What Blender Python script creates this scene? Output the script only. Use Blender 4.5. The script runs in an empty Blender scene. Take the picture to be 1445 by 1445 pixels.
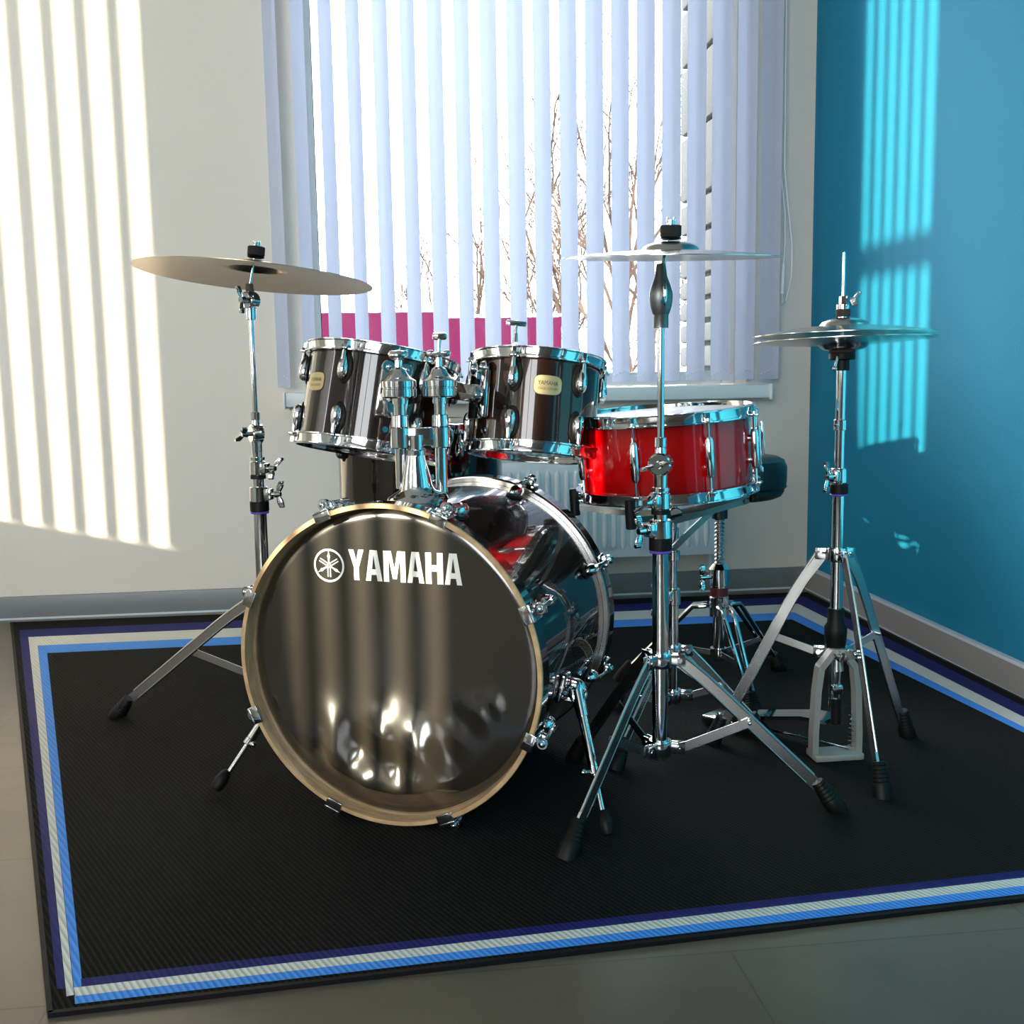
import bpy, bmesh, math, random
from mathutils import Vector, Matrix
V = Vector
PI = math.pi
sc = bpy.context.scene
col = sc.collection

# ------------------------------------------------------------------ camera
FPX, HC = 1523.19, 0.81244
CR = V((0.9929, -0.1177, -0.0160)).normalized()
CF = V((0.1147, 0.9850, -0.1289)).normalized()
CU = CR.cross(CF).normalized(); CR = CF.cross(CU).normalized()
cam = bpy.data.cameras.new('camera'); camo = bpy.data.objects.new('camera', cam); col.objects.link(camo)
cam.sensor_width = 36.0; cam.lens = FPX / 1445 * 36; cam.clip_start = .05; cam.clip_end = 500
camo.matrix_world = Matrix(((CR.x, CU.x, -CF.x, 0), (CR.y, CU.y, -CF.y, 0), (CR.z, CU.z, -CF.z, HC), (0, 0, 0, 1)))
sc.camera = camo
def ray(x, y): return CF + CR * ((x - 722.5) / FPX) - CU * ((y - 722.5) / FPX)
def at(x, y, Y): d = ray(x, y); return V((0, 0, HC)) + d * (Y / d.y)       # point seen at a pixel, at depth Y
def gz(x, y, z=0.0): d = ray(x, y); return V((0, 0, HC)) + d * ((z - HC) / d.z)
def zat(x, y, Y): return at(x, y, Y).z

# ------------------------------------------------------------------ light
w = bpy.data.worlds.new('sky'); sc.world = w; w.use_nodes = True
bg = w.node_tree.nodes['Background']; bg.inputs[0].default_value = (.96, .97, 1.0, 1); bg.inputs[1].default_value = 12.5
sl = bpy.data.lights.new('sun', 'SUN'); sl.energy = 21; sl.color = (1.0, .86, .64); sl.angle = math.radians(.5)
SUN = V((.795, .607, -.168)).normalized()
so = bpy.data.objects.new('sun', sl); col.objects.link(so); so.rotation_euler = SUN.to_track_quat('-Z', 'Y').to_euler()
so.location = (-8, -6, 4)
sc.view_settings.view_transform = 'Standard'; sc.view_settings.look = 'None'
sc.view_settings.exposure = 0.17; sc.view_settings.gamma = 1; sc.view_settings.use_curve_mapping = False
sc.cycles.max_bounces = 10; sc.cycles.diffuse_bounces = 5; sc.cycles.glossy_bounces = 5; sc.cycles.transparent_max_bounces = 16
sc.cycles.transmission_bounces = 6; sc.cycles.use_denoising = True; sc.cycles.sample_clamp_indirect = 6
def portal(name, loc, rot, sx, sy):
    l = bpy.data.lights.new(name, 'AREA'); l.shape = 'RECTANGLE'; l.size = sx; l.size_y = sy; l.cycles.is_portal = True
    o = bpy.data.objects.new(name, l); col.objects.link(o); o.location = loc; o.rotation_euler = rot

D, XR, XL, YF, ZC = 3.7957, 1.54, -3.2, -3.2, 3.3
portal('portal_back', (.53, D + .30, 1.65), (-PI / 2, 0, 0), 1.6, 1.85)
portal('portal_left', (XL - .09, 2.37, 1.87), (0, -PI / 2, 0), 2.3, 1.2)
portal('portal_side', (XL - .09, -.57, 1.87), (0, -PI / 2, 0), 2.3, .82)
portal('portal_rear', (XL - .09, -2.2, 2.15), (0, -PI / 2, 0), 1.75, 1.7)
portal('portal_front', (-1.7, YF - .09, 1.9), (PI / 2, 0, 0), 2.3, 2.2)

# ------------------------------------------------------------------ materials
def mat(name, color=(.5, .5, .5), rough=.5, metal=0.0, spec=.5, coat=0.0, coat_rough=.05, emit=None):
    m = bpy.data.materials.new(name); m.use_nodes = True
    b = m.node_tree.nodes['Principled BSDF']
    b.inputs['Base Color'].default_value = (*color, 1); b.inputs['Roughness'].default_value = rough
    b.inputs['Metallic'].default_value = metal; b.inputs['Specular IOR Level'].default_value = spec
    b.inputs['Coat Weight'].default_value = coat; b.inputs['Coat Roughness'].default_value = coat_rough
    return m
def nodes(m): nt = m.node_tree; return nt, nt.nodes['Principled BSDF']
def add(nt, kind, **kw):
    n = nt.nodes.new(kind)
    for k, v in kw.items():
        if k.startswith('_'): setattr(n, k[1:], v)
        else: n.inputs[k.replace('__', ' ')].default_value = v
    return n
def noise_color(m, c0, c1, scale, detail=4, mapping=None, lo=.35, hi=.65):
    nt, b = nodes(m); L = nt.links
    tc = add(nt, 'ShaderNodeTexCoord'); mp = add(nt, 'ShaderNodeMapping')
    if mapping: mp.inputs['Scale'].default_value = mapping
    L.new(tc.outputs['Object'], mp.inputs['Vector'])
    n = add(nt, 'ShaderNodeTexNoise', Scale=scale, Detail=detail); L.new(mp.outputs[0], n.inputs['Vector'])
    r = add(nt, 'ShaderNodeValToRGB'); r.color_ramp.elements[0].position = lo; r.color_ramp.elements[1].position = hi
    r.color_ramp.elements[0].color = (*c0, 1); r.color_ramp.elements[1].color = (*c1, 1)
    L.new(n.outputs['Fac'], r.inputs[0]); L.new(r.outputs[0], b.inputs['Base Color'])
    return nt, b, mp, n, r
def bump_noise(m, scale, strength, dist=.001, detail=3, mapping=None):
    nt, b = nodes(m); L = nt.links
    tc = add(nt, 'ShaderNodeTexCoord'); mp = add(nt, 'ShaderNodeMapping')
    if mapping: mp.inputs['Scale'].default_value = mapping
    L.new(tc.outputs['Object'], mp.inputs['Vector'])
    n = add(nt, 'ShaderNodeTexNoise', Scale=scale, Detail=detail); L.new(mp.outputs[0], n.inputs['Vector'])
    bp = add(nt, 'ShaderNodeBump', Strength=strength, Distance=dist); L.new(n.outputs['Fac'], bp.inputs['Height'])
    L.new(bp.outputs[0], b.inputs['Normal'])

M = {}
M['wall'] = mat('plaster_white', (.77, .705, .615), .75); bump_noise(M['wall'], 260, .35, .002)
M['blue'] = mat('plaster_blue', (.010, .205, .335), .75, spec=.2); bump_noise(M['blue'], 260, .35, .002)
M['ceiling'] = mat('ceiling_dimmed', (.50, .49, .47), .8)  # unseen ceiling, kept mid-grey to hold down the fill light
M['wall_dark'] = mat('plaster_dark', (.16, .14, .12), .8)  # unseen wall behind the camera, darkened for deeper contrast in the chrome
M['floor'] = mat('vinyl_floor', (.2, .18, .15), .30, spec=.35)
def floor_nodes():
    m = M['floor']
    nt, b, mp, n, r = noise_color(m, (.070, .060, .045), (.190, .155, .108), 1.6, 8, lo=.3, hi=.75)
    L = nt.links
    br = add(nt, 'ShaderNodeTexBrick'); br.offset = .5
    br.inputs['Scale'].default_value = 1.0; br.inputs['Brick Width'].default_value = .92; br.inputs['Row Height'].default_value = .46
    br.inputs['Mortar Size'].default_value = .0015; br.inputs['Mortar Smooth'].default_value = .1
    br.inputs['Color1'].default_value = (1, 1, 1, 1); br.inputs['Color2'].default_value = (.86, .86, .86, 1); br.inputs['Mortar'].default_value = (.6, .6, .6, 1)
    tc = add(nt, 'ShaderNodeTexCoord'); L.new(tc.outputs['Object'], br.inputs['Vector'])
    mx = add(nt, 'ShaderNodeMix', _data_type='RGBA', _blend_type='MULTIPLY'); mx.inputs[0].default_value = 1
    L.new(r.outputs[0], mx.inputs[6]); L.new(br.outputs['Color'], mx.inputs[7]); L.new(mx.outputs[2], b.inputs['Base Color'])
    bn = add(nt, 'ShaderNodeTexNoise', Scale=14.0, Detail=4.0); L.new(tc.outputs['Object'], bn.inputs['Vector'])
    bp = add(nt, 'ShaderNodeBump', Strength=.25, Distance=.004); L.new(bn.outputs['Fac'], bp.inputs['Height']); L.new(bp.outputs[0], b.inputs['Normal'])
floor_nodes()
M['base_grey'] = mat('baseboard_grey', (.20, .215, .22), .4)
M['base_white'] = mat('baseboard_white_edge', (.62, .68, .74), .35)
M['base_side'] = mat('baseboard_side_grey', (.30, .28, .27), .5)
M['white'] = mat('white_plastic', (.78, .80, .80), .3)
M['white_metal'] = mat('white_enamel', (.80, .85, .86), .3)
M['chrome'] = mat('chrome', (.68, .685, .69), .07, 1.0)
M['satin'] = mat('satin_steel', (.56, .55, .53), .27, 1.0)
M['grey_metal'] = mat('grey_cast_metal', (.16, .17, .17), .35, .8)
M['cast'] = mat('cast_aluminium', (.36, .35, .32), .45, .35)
M['dark_metal'] = mat('dark_metal', (.06, .065, .07), .28, .8)
M['rubber'] = mat('black_rubber', (.004, .004, .004), .5, spec=.22)
M['felt'] = mat('black_felt', (.012, .011, .010), .9)
M['brown_felt'] = mat('brown_felt', (.05, .03, .02), .85)
M['purple'] = mat('purple_nylon', (.13, .06, .42), .4)
M['red_print'] = mat('dark_red_band', (.10, .012, .012), .4)
M['black_gloss'] = mat('black_lacquer', (.012, .008, .006), .12, coat=1.0, coat_rough=.03, spec=.6)
def wood_shell(name, c0, c1):
    m = mat(name, c0, .2, coat=1.0, coat_rough=.02, spec=.12)
    noise_color(m, c0, c1, 7, 6, mapping=(1, 1, .12), lo=.3, hi=.7); return m
M['shell'] = wood_shell('raven_black_wood', (.006, .003, .0025), (.020, .009, .006))
M['red'] = mat('red_fade_lacquer', (.5, .0, .0), .2, coat=1.0, coat_rough=.02, spec=.12)
def red_nodes():
    m = M['red']; nt, b = nodes(m); L = nt.links
    tc = add(nt, 'ShaderNodeTexCoord'); sp = add(nt, 'ShaderNodeSeparateXYZ'); L.new(tc.outputs['Object'], sp.inputs[0])
    ab = add(nt, 'ShaderNodeMath', _operation='ABSOLUTE'); L.new(sp.outputs['Z'], ab.inputs[0])
    r = add(nt, 'ShaderNodeValToRGB'); L.new(ab.outputs[0], r.inputs[0])
    r.color_ramp.elements[0].position = .03; r.color_ramp.elements[0].color = (.42, .0, .001, 1)
    r.color_ramp.elements[1].position = .082; r.color_ramp.elements[1].color = (.16, .0, .001, 1)
    L.new(r.outputs[0], b.inputs['Base Color'])
red_nodes()
M['maple'] = mat('maple_hoop', (.55, .36, .19), .28, coat=.5); noise_color(M['maple'], (.45, .28, .14), (.62, .42, .23), 30, 4, mapping=(1, 1, 6))
M['mylar'] = mat('black_mylar', (.020, .017, .012), .17, coat=1.0, coat_rough=.11, spec=.9)
M['white_head'] = mat('coated_head', (.68, .70, .72), .32)
M['clear_head'] = mat('clear_head', (.05, .045, .04), .07, coat=1.0)
M['logo'] = mat('white_print', (.86, .85, .80), .35)
M['grey_print'] = mat('grey_print', (.34, .33, .30), .4)
M['brass'] = mat('gold_badge', (.62, .50, .27), .32, .55)
M['badge_dark'] = mat('badge_engraving', (.10, .07, .03), .4)
def cymbal_mat(name, c, rough):
    m = mat(name, c, rough, 1.0); nt, b = nodes(m); L = nt.links
    tc = add(nt, 'ShaderNodeTexCoord')
    wv = add(nt, 'ShaderNodeTexWave', _wave_type='RINGS', _rings_direction='Z', Scale=90.0, Distortion=.6, Detail=2.0)
    L.new(tc.outputs['Object'], wv.inputs['Vector'])
    bp = add(nt, 'ShaderNodeBump', Strength=.22, Distance=.0006); L.new(wv.outputs['Fac'], bp.inputs['Height']); L.new(bp.outputs[0], b.inputs['Normal'])
    return m
M['bronze'] = cymbal_mat('bronze_cymbal', (.38, .28, .17), .30)
M['bronze_pale'] = cymbal_mat('polished_bronze_cymbal', (.72, .66, .60), .16)
def slat_mat(name, col_d, col_t, mixf):
    m = bpy.data.materials.new(name); m.use_nodes = True; nt = m.node_tree; nt.nodes.clear(); L = nt.links
    o = add(nt, 'ShaderNodeOutputMaterial'); d = add(nt, 'ShaderNodeBsdfDiffuse', Color=(col_d)); t = add(nt, 'ShaderNodeBsdfTranslucent', Color=(col_t))
    tc = add(nt, 'ShaderNodeTexCoord'); mp = add(nt, 'ShaderNodeMapping'); mp.inputs['Scale'].default_value = (300, 300, 12); L.new(tc.outputs['Object'], mp.inputs['Vector'])
    n = add(nt, 'ShaderNodeTexNoise', Scale=1.0, Detail=3.0); L.new(mp.outputs[0], n.inputs['Vector'])
    bp = add(nt, 'ShaderNodeBump', Strength=.2, Distance=.0005); L.new(n.outputs['Fac'], bp.inputs['Height']); L.new(bp.outputs[0], d.inputs['Normal'])
    mx = add(nt, 'ShaderNodeMixShader'); mx.inputs[0].default_value = mixf
    L.new(d.outputs[0], mx.inputs[1]); L.new(t.outputs[0], mx.inputs[2]); L.new(mx.outputs[0], o.inputs[0]); return m
M['slat'] = slat_mat('blind_fabric', (.66, .70, .80, 1), (.38, .45, .60, 1), .46)
M['side_slat'] = slat_mat('side_blind_fabric', (.60, .60, .58, 1), (.45, .45, .42, 1), .22)
def glass_mat():
    m = bpy.data.materials.new('window_glass'); m.use_nodes = True; nt = m.node_tree; nt.nodes.clear(); L = nt.links
    o = add(nt, 'ShaderNodeOutputMaterial'); t = add(nt, 'ShaderNodeBsdfTransparent', Color=(.97, .985, .98, 1)); g = add(nt, 'ShaderNodeBsdfGlossy', Roughness=.02)
    fr = add(nt, 'ShaderNodeFresnel', IOR=1.35); mx = add(nt, 'ShaderNodeMixShader')
    L.new(fr.outputs[0], mx.inputs[0]); L.new(t.outputs[0], mx.inputs[1]); L.new(g.outputs[0], mx.inputs[2]); L.new(mx.outputs[0], o.inputs[0]); return m
M['glass'] = glass_mat()
def rug_mat(name, c0, c1, rough=.6):
    m = mat(name, c0, rough, spec=.12); nt, b = nodes(m); L = nt.links
    tc = add(nt, 'ShaderNodeTexCoord'); mp = add(nt, 'ShaderNodeMapping'); mp.inputs['Rotation'].default_value = (0, 0, math.radians(-28.5))
    L.new(tc.outputs['Object'], mp.inputs['Vector'])
    wv = add(nt, 'ShaderNodeTexWave', _wave_type='BANDS', _bands_direction='X', Scale=38.0, Distortion=.12, Detail=2.0); wv.inputs['Detail Scale'].default_value = 3
    L.new(mp.outputs[0], wv.inputs['Vector'])
    n = add(nt, 'ShaderNodeTexNoise', Scale=420.0, Detail=2.0); L.new(tc.outputs['Object'], n.inputs['Vector'])
    mul = add(nt, 'ShaderNodeMath', _operation='MULTIPLY'); L.new(wv.outputs['Fac'], mul.inputs[0]); L.new(n.outputs['Fac'], mul.inputs[1])
    r = add(nt, 'ShaderNodeValToRGB'); r.color_ramp.elements[0].position = .18; r.color_ramp.elements[1].position = .60
    r.color_ramp.elements[0].color = (*c0, 1); r.color_ramp.elements[1].color = (*c1, 1)
    L.new(mul.outputs[0], r.inputs[0]); L.new(r.outputs[0], b.inputs['Base Color'])
    bp = add(nt, 'ShaderNodeBump', Strength=.5, Distance=.002); L.new(wv.outputs['Fac'], bp.inputs['Height']); L.new(bp.outputs[0], b.inputs['Normal'])
    return m
M['rug'] = rug_mat('black_woven_mat', (.0015, .0015, .0015), (.020, .0180, .015), .85)
M['rug_navy'] = rug_mat('navy_band', (.011, .013, .11), (.014, .018, .14))
M['rug_white'] = rug_mat('off_white_band', (.56, .55, .50), (.68, .67, .63))
M['rug_blue'] = rug_mat('light_blue_band', (.055, .24, .70), (.075, .29, .80))
M['rug_edge'] = mat('rug_binding', (.004, .004, .006), .6, spec=.2)
M['pink'] = mat('magenta_fence', (.042, .0062, .0215), .8, spec=0)
M['bark'] = mat('bark', (.060, .042, .034), .9, spec=0)
M['brick'] = mat('white_brick', (.12, .125, .125), .8, spec=0)
M['mortar'] = mat('dark_mortar', (.05, .055, .06), .9, spec=0)
M['ground'] = mat('pale_ground', (.08, .075, .07), .9)
M['seat'] = mat('black_vinyl', (.008, .009, .010), .33)

# ------------------------------------------------------------------ mesh helpers
class MB:
    def __init__(s, F=None): s.bm = bmesh.new(); s.F = F or Matrix(); s.mi = 0
    def add(s, vs, fs, mi=None):
        mi = s.mi if mi is None else mi
        b = [s.bm.verts.new(v) for v in vs]
        for f in fs:
            try: q = s.bm.faces.new([b[i] for i in f]); q.material_index = mi; q.smooth = True
            except ValueError: pass
        return b
    def box(s, c, size, Mx=None, mi=None, taper=1.0):
        c = V(c); x, y, z = [q / 2 for q in size]; Mx = Mx or Matrix.Identity(3)
        vs = []
        for sz in (-1, 1):
            k = taper if sz > 0 else 1
            for sx, sy in ((-1, -1), (1, -1), (1, 1), (-1, 1)): vs.append(c + Mx @ V((sx * x * k, sy * y * k, sz * z)))
        s.add(vs, [(0, 3, 2, 1), (4, 5, 6, 7), (0, 1, 5, 4), (1, 2, 6, 5), (2, 3, 7, 6), (3, 0, 4, 7)], mi); return s
    def rbox(s, c, size, Mx=None, mi=None, bev=.003):
        # box with chamfered edges
        b2 = bmesh.new(); bmesh.ops.create_cube(b2, size=1)
        for v in b2.verts: v.co = V((v.co.x * size[0], v.co.y * size[1], v.co.z * size[2]))
        bmesh.ops.bevel(b2, geom=list(b2.edges), offset=min(bev, min(size) * .45), segments=2, affect='EDGES', profile=.5)
        Mx = Mx or Matrix.Identity(3); c = V(c)
        s.add([c + Mx @ v.co for v in b2.verts], [[v.index for v in f.verts] for f in b2.faces], mi); b2.free(); return s
    def lathe(s, prof, o=(0, 0, 0), ax=(0, 0, 1), seg=48, mi=None, closed=False, mis=None):
        o = V(o); ax = V(ax).normalized(); x = ax.orthogonal().normalized(); y = ax.cross(x)
        vs = []; n = len(prof); fs = []; fm = []
        for k in range(seg):
            a = 2 * PI * k / seg; d = x * math.cos(a) + y * math.sin(a)
            for r, z in prof: vs.append(o + d * r + ax * z)
        for k in range(seg):
            k2 = (k + 1) % seg
            for i in range(n if closed else n - 1):
                j = (i + 1) % n
                fs.append((k * n + i, k2 * n + i, k2 * n + j, k * n + j)); fm.append(mis[i] if mis else None)
        b = [s.bm.verts.new(v) for v in vs]
        for f, m_ in zip(fs, fm):
            p = [b[i] for i in f]
            try:
                q = s.bm.faces.new(p); q.smooth = True; q.material_index = m_ if m_ is not None else (s.mi if mi is None else mi)
            except ValueError: pass
        return s
    def cyl(s, p0, p1, r0, r1=None, seg=24, mi=None, bev=0.0):
        p0 = V(p0); p1 = V(p1); r1 = r0 if r1 is None else r1; h = (p1 - p0).length
        if bev: prof = [(1e-5, 0), (r0 - bev, 0), (r0, bev), (r1, h - bev), (r1 - bev, h), (1e-5, h)]
        else: prof = [(1e-5, 0), (r0, 0), (r1, h), (1e-5, h)]
        return s.lathe(prof, p0, p1 - p0, seg, mi)
    def tube(s, pts, r, seg=12, mi=None, closed=False):
        pts = [V(p) for p in pts]; n = len(pts); rs = r if isinstance(r, (list, tuple)) else [r] * n
        t0 = (pts[1] - pts[0]).normalized(); u = t0.orthogonal().normalized(); vs = []
        for i, p in enumerate(pts):
            if closed: t = (pts[(i + 1) % n] - pts[i - 1]).normalized()
            else: t = (pts[min(i + 1, n - 1)] - pts[max(i - 1, 0)]).normalized()
            u = (u - t * u.dot(t)).normalized(); w_ = t.cross(u)
            for k in range(seg): a = 2 * PI * k / seg; vs.append(p + (u * math.cos(a) + w_ * math.sin(a)) * rs[i])
        fs = []
        for i in range(n if closed else n - 1):
            j = (i + 1) % n
            for k in range(seg): fs.append((i * seg + k, i * seg + (k + 1) % seg, j * seg + (k + 1) % seg, j * seg + k))
        if not closed: fs += [tuple(range(seg))[::-1], tuple((n - 1) * seg + k for k in range(seg))]
        s.add(vs, fs, mi); return s
    def bar(s, pts, wd, th, side=None, mi=None):
        # flat bar; 'side' = thickness direction
        pts = [V(p) for p in pts]; n = len(pts); vs = []
        for i, p in enumerate(pts):
            t = (pts[min(i + 1, n - 1)] - pts[max(i - 1, 0)]).normalized()
            sd = V(side) if side is not None else t.cross(V((0, 0, 1)))
            sd = (sd - t * sd.dot(t)).normalized(); w_ = t.cross(sd)
            for a, b in ((-1, -1), (1, -1), (1, 1), (-1, 1)): vs.append(p + w_ * a * wd / 2 + sd * b * th / 2)
        fs = [(0, 1, 2, 3), tuple((n - 1) * 4 + k for k in (3, 2, 1, 0))]
        for i in range(n - 1):
            for k in range(4): fs.append((i * 4 + k, (i + 1) * 4 + k, (i + 1) * 4 + (k + 1) % 4, i * 4 + (k + 1) % 4))
        s.add(vs, fs, mi); return s
    def prism(s, poly, o, x, y, h0, h1, mi=None):
        o = V(o); x = V(x); y = V(y); z = x.cross(y); n = len(poly)
        vs = [o + x * a + y * b + z * h0 for a, b in poly] + [o + x * a + y * b + z * h1 for a, b in poly]
        s.add(vs, [tuple(range(n))[::-1], tuple(range(n, 2 * n))] + [(i, (i + 1) % n, n + (i + 1) % n, n + i) for i in range(n)], mi); return s
    def ell(s, c, r, Mx=None, seg=16, rings=10, mi=None, zfun=None):
        c = V(c); Mx = Mx or Matrix.Identity(3); vs = []
        r = (r, r, r) if isinstance(r, (int, float)) else r
        for i in range(rings + 1):
            t = PI * i / rings; z = math.cos(t); q = max(math.sin(t), 1e-4)
            k = zfun(z) if zfun else 1
            for j in range(seg):
                a = 2 * PI * j / seg; vs.append(c + Mx @ V((r[0] * q * k * math.cos(a), r[1] * q * k * math.sin(a), r[2] * z)))
        fs = [(i * seg + j, (i + 1) * seg + j, (i + 1) * seg + (j + 1) % seg, i * seg + (j + 1) % seg) for i in range(rings) for j in range(seg)]
        s.add(vs, fs, mi); return s
    def clampz(s, z0):
        for v in s.bm.verts:
            if v.co.z < z0: v.co.z = z0
        return s

RT = {}
def link(o): col.objects.link(o); return o
def thing(name, label, cat, F=None, loc=None, group=None):
    o = link(bpy.data.objects.new(name, None)); o.empty_display_size = .05
    F = F or Matrix.Translation(V(loc) if loc is not None else V((0, 0, 0)))
    o.matrix_world = F; RT[o.name] = F.copy(); o['label'] = label; o['category'] = cat
    if group: o['group'] = group
    return o
def obj(name, mb, mats, parent=None, label=None, kind=None, sharp=35):
    me = bpy.data.meshes.new(name)
    bmesh.ops.remove_doubles(mb.bm, verts=mb.bm.verts, dist=1e-6)
    bmesh.ops.recalc_face_normals(mb.bm, faces=mb.bm.faces)
    mb.bm.to_mesh(me); mb.bm.free()
    me.set_sharp_from_angle(angle=math.radians(sharp))
    for m in (mats if isinstance(mats, (list, tuple)) else [mats]): me.materials.append(M[m] if isinstance(m, str) else m)
    o = link(bpy.data.objects.new(name, me))
    if parent is not None:
        R = RT[parent.name]; me.transform(R.inverted() @ mb.F); o.parent = parent; RT[o.name] = R
    else:
        me.transform(mb.F); RT[o.name] = Matrix()
    if label: o['label'] = label
    if kind: o['kind'] = kind
    return o
def tag(o, label, cat, group=None):
    o['label'] = label; o['category'] = cat
    if group: o['group'] = group
    return o
def frame(c, n, xref=(1, 0, 0)):
    z = V(n).normalized(); x = V(xref); x = (x - z * x.dot(z)).normalized(); y = z.cross(x); c = V(c)
    return Matrix(((x.x, y.x, z.x, c.x), (x.y, y.y, z.y, c.y), (x.z, y.z, z.z, c.z), (0, 0, 0, 1)))
def rot_to(z, x=None):
    z = V(z).normalized(); x = V(x) if x is not None else z.orthogonal(); x = (x - z * x.dot(z)).normalized(); y = z.cross(x)
    return Matrix((x, y, z)).transposed()
def text_mesh(mb, s, o, x, y, height, width, h0, h1, mi=0):
    cu = bpy.data.curves.new('t', 'FONT'); cu.body = s; cu.resolution_u = 2
    t = bpy.data.objects.new('t', cu); col.objects.link(t); bpy.context.view_layer.update()
    me = t.evaluated_get(bpy.context.evaluated_depsgraph_get()).to_mesh()
    xs = [v.co.x for v in me.vertices]; ys = [v.co.y for v in me.vertices]
    x0, x1, y0, y1 = min(xs), max(xs), min(ys), max(ys); o = V(o); x = V(x); y = V(y); z = x.cross(y)
    vs = [o + x * ((v.co.x - (x0 + x1) / 2) / (x1 - x0) * width) + y * ((v.co.y - (y0 + y1) / 2) / (y1 - y0) * height) + z * h1 for v in me.vertices]
    mb.add(vs, [list(p.vertices) for p in me.polygons], mi)
    t.evaluated_get(bpy.context.evaluated_depsgraph_get()).to_mesh_clear(); bpy.data.objects.remove(t); bpy.data.curves.remove(cu)
def wing(mb, hub, ax, span, size=.02, th=.0035, lift=.35):
    # wing nut: hub along ax, two rounded wings spread along span
    ax = V(ax).normalized(); span = V(span); span = (span - ax * span.dot(ax)).normalized(); hub = V(hub)
    mb.cyl(hub - ax * size * .28, hub + ax * size * .35, size * .36, size * .28, 16)
    for sg in (-1, 1):
        d = (span * sg + ax * lift).normalized()
        mb.ell(hub + d * size * .75, (size * .38, th, size * .72), rot_to(d, ax.cross(span).cross(d)), 12, 8, zfun=lambda z: 1 + .35 * z)
        for k in range(3): mb.cyl(hub + d * size * (1.0 + .16 * k) - ax * size * .25, hub + d * size * (1.0 + .16 * k) + ax * size * .25, th * 1.1, seg=8)

# ================================================================== ROOM
mb = MB(); mb.box(((XL + XR) / 2, (YF + D) / 2, -.05), (XR - XL + .6, D - YF + .6, .1)); obj('floor', mb, 'floor', kind='structure')
mb = MB(); mb.box(((XL + XR) / 2, (YF + D) / 2, ZC + .05), (XR - XL + .6, D - YF + .6, .1)); obj('ceiling', mb, 'ceiling', kind='structure')
def wall_holes(name, along, a0, a1, off, thick, holes, m):
    # wall slab with rectangular openings; along 'x' => wall plane y=off..off+thick ; 'y' => plane x=off..off+thick
    mb = MB()
    def slab(u0, u1, z0, z1):
        if u1 - u0 < 1e-4 or z1 - z0 < 1e-4: return
        c = ((u0 + u1) / 2, off + thick / 2, (z0 + z1) / 2); s = (u1 - u0, abs(thick), z1 - z0)
        if along == 'y': c = (c[1], c[0], c[2]); s = (s[1], s[0], s[2])
        mb.box(c, s)
    cur = a0
    for (u0, u1, z0, z1) in sorted(holes):
        slab(cur, u0, 0, ZC); slab(u0, u1, 0, z0); slab(u0, u1, z1, ZC); cur = u1
    slab(cur, a1, 0, ZC); return obj(name, mb, m, kind='structure')
WX0, WX1, WZ0, WZ1 = -.262, 1.30, .735, 2.55
wall_holes('wall_back', 'x', XL - .3, XR + .3, D, .3, [(WX0, WX1, WZ0, WZ1)], 'wall')
wall_holes('wall_right', 'y', YF, D, XR, .3, [], 'blue')
A0, A1, B0, B1, SZ0, SZ1 = 1.79, 2.95, -.97, -.18, .70, 3.02
wall_holes('wall_left', 'y', YF, D, XL, -.08, [(B0, B1, SZ0, SZ1), (A0, A1, SZ0, SZ1), (-3.05, -1.35, 1.3, SZ1)], 'wall')
wall_holes('wall_front', 'x', XL - .3, XR + .3, YF - .08, .08, [(-2.85, -.55, .8, SZ1)], 'wall_dark')
HB = .079
mb = MB(); mb.rbox(((XL + XR) / 2, D - .007, HB / 2), (XR - XL, .014, HB), bev=.003); mb.box(((XL + XR) / 2, D - .0155, .003), (XR - XL, .003, .006), mi=1)
obj('baseboard_back', mb, ['base_grey', 'base_white'], kind='structure')
mb = MB(); mb.box((XR - .007, (YF + D) / 2, HB / 2), (.014, D - YF, HB)); mb.box((XR - .0072, (YF + D) / 2, HB + .0015), (.0165, D - YF, .009), mi=1)
mb.box((XR - .0155, (YF + D) / 2, .002), (.003, D - YF, .004), mi=1)
obj('baseboard_right', mb, ['base_side', 'base_white'], kind='structure')

def window(name, along, off, u0, u1, z0, z1, sashes=(), cross=(), fw=.055):
    W = link(bpy.data.objects.new(name, None)); W['kind'] = 'structure'; RT[W.name] = Matrix()
    def bx(mb, ua, ub, za, zb, d0, d1):
        c = ((ua + ub) / 2, (d0 + d1) / 2, (za + zb) / 2); s = (ub - ua, abs(d1 - d0), zb - za)
        if along == 'y': c = (c[1], c[0], c[2]); s = (s[1], s[0], s[2])
        mb.rbox(c, s, bev=.004)
    mb = MB()
    bx(mb, u0, u0 + fw, z0, z1, off, off + .06); bx(mb, u1 - fw, u1, z0, z1, off, off + .06)
    bx(mb, u0 + fw, u1 - fw, z0, z0 + fw, off, off + .06); bx(mb, u0 + fw, u1 - fw, z1 - fw, z1, off, off + .06)
    for u in sashes: bx(mb, u - .045, u + .045, z0 + fw, z1 - fw, off, off + .06)
    for z in cross:
        us = [u0 + fw] + [q for u in sashes for q in (u - .045, u + .045)] + [u1 - fw]
        for i in range(0, len(us), 2): bx(mb, us[i], us[i + 1], z - .045, z + .045, off, off + .06)
    obj('window_frame', mb, 'white', W)
    mb = MB(); bx(mb, u0 + fw * .8, u1 - fw * .8, z0 + fw * .8, z1 - fw * .8, off + .028, off + .032); obj('window_pane', mb, 'glass', W)
    return W
W1 = window('window_1', 'x', D + .13, WX0, WX1, .754, WZ1, fw=.05)
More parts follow.
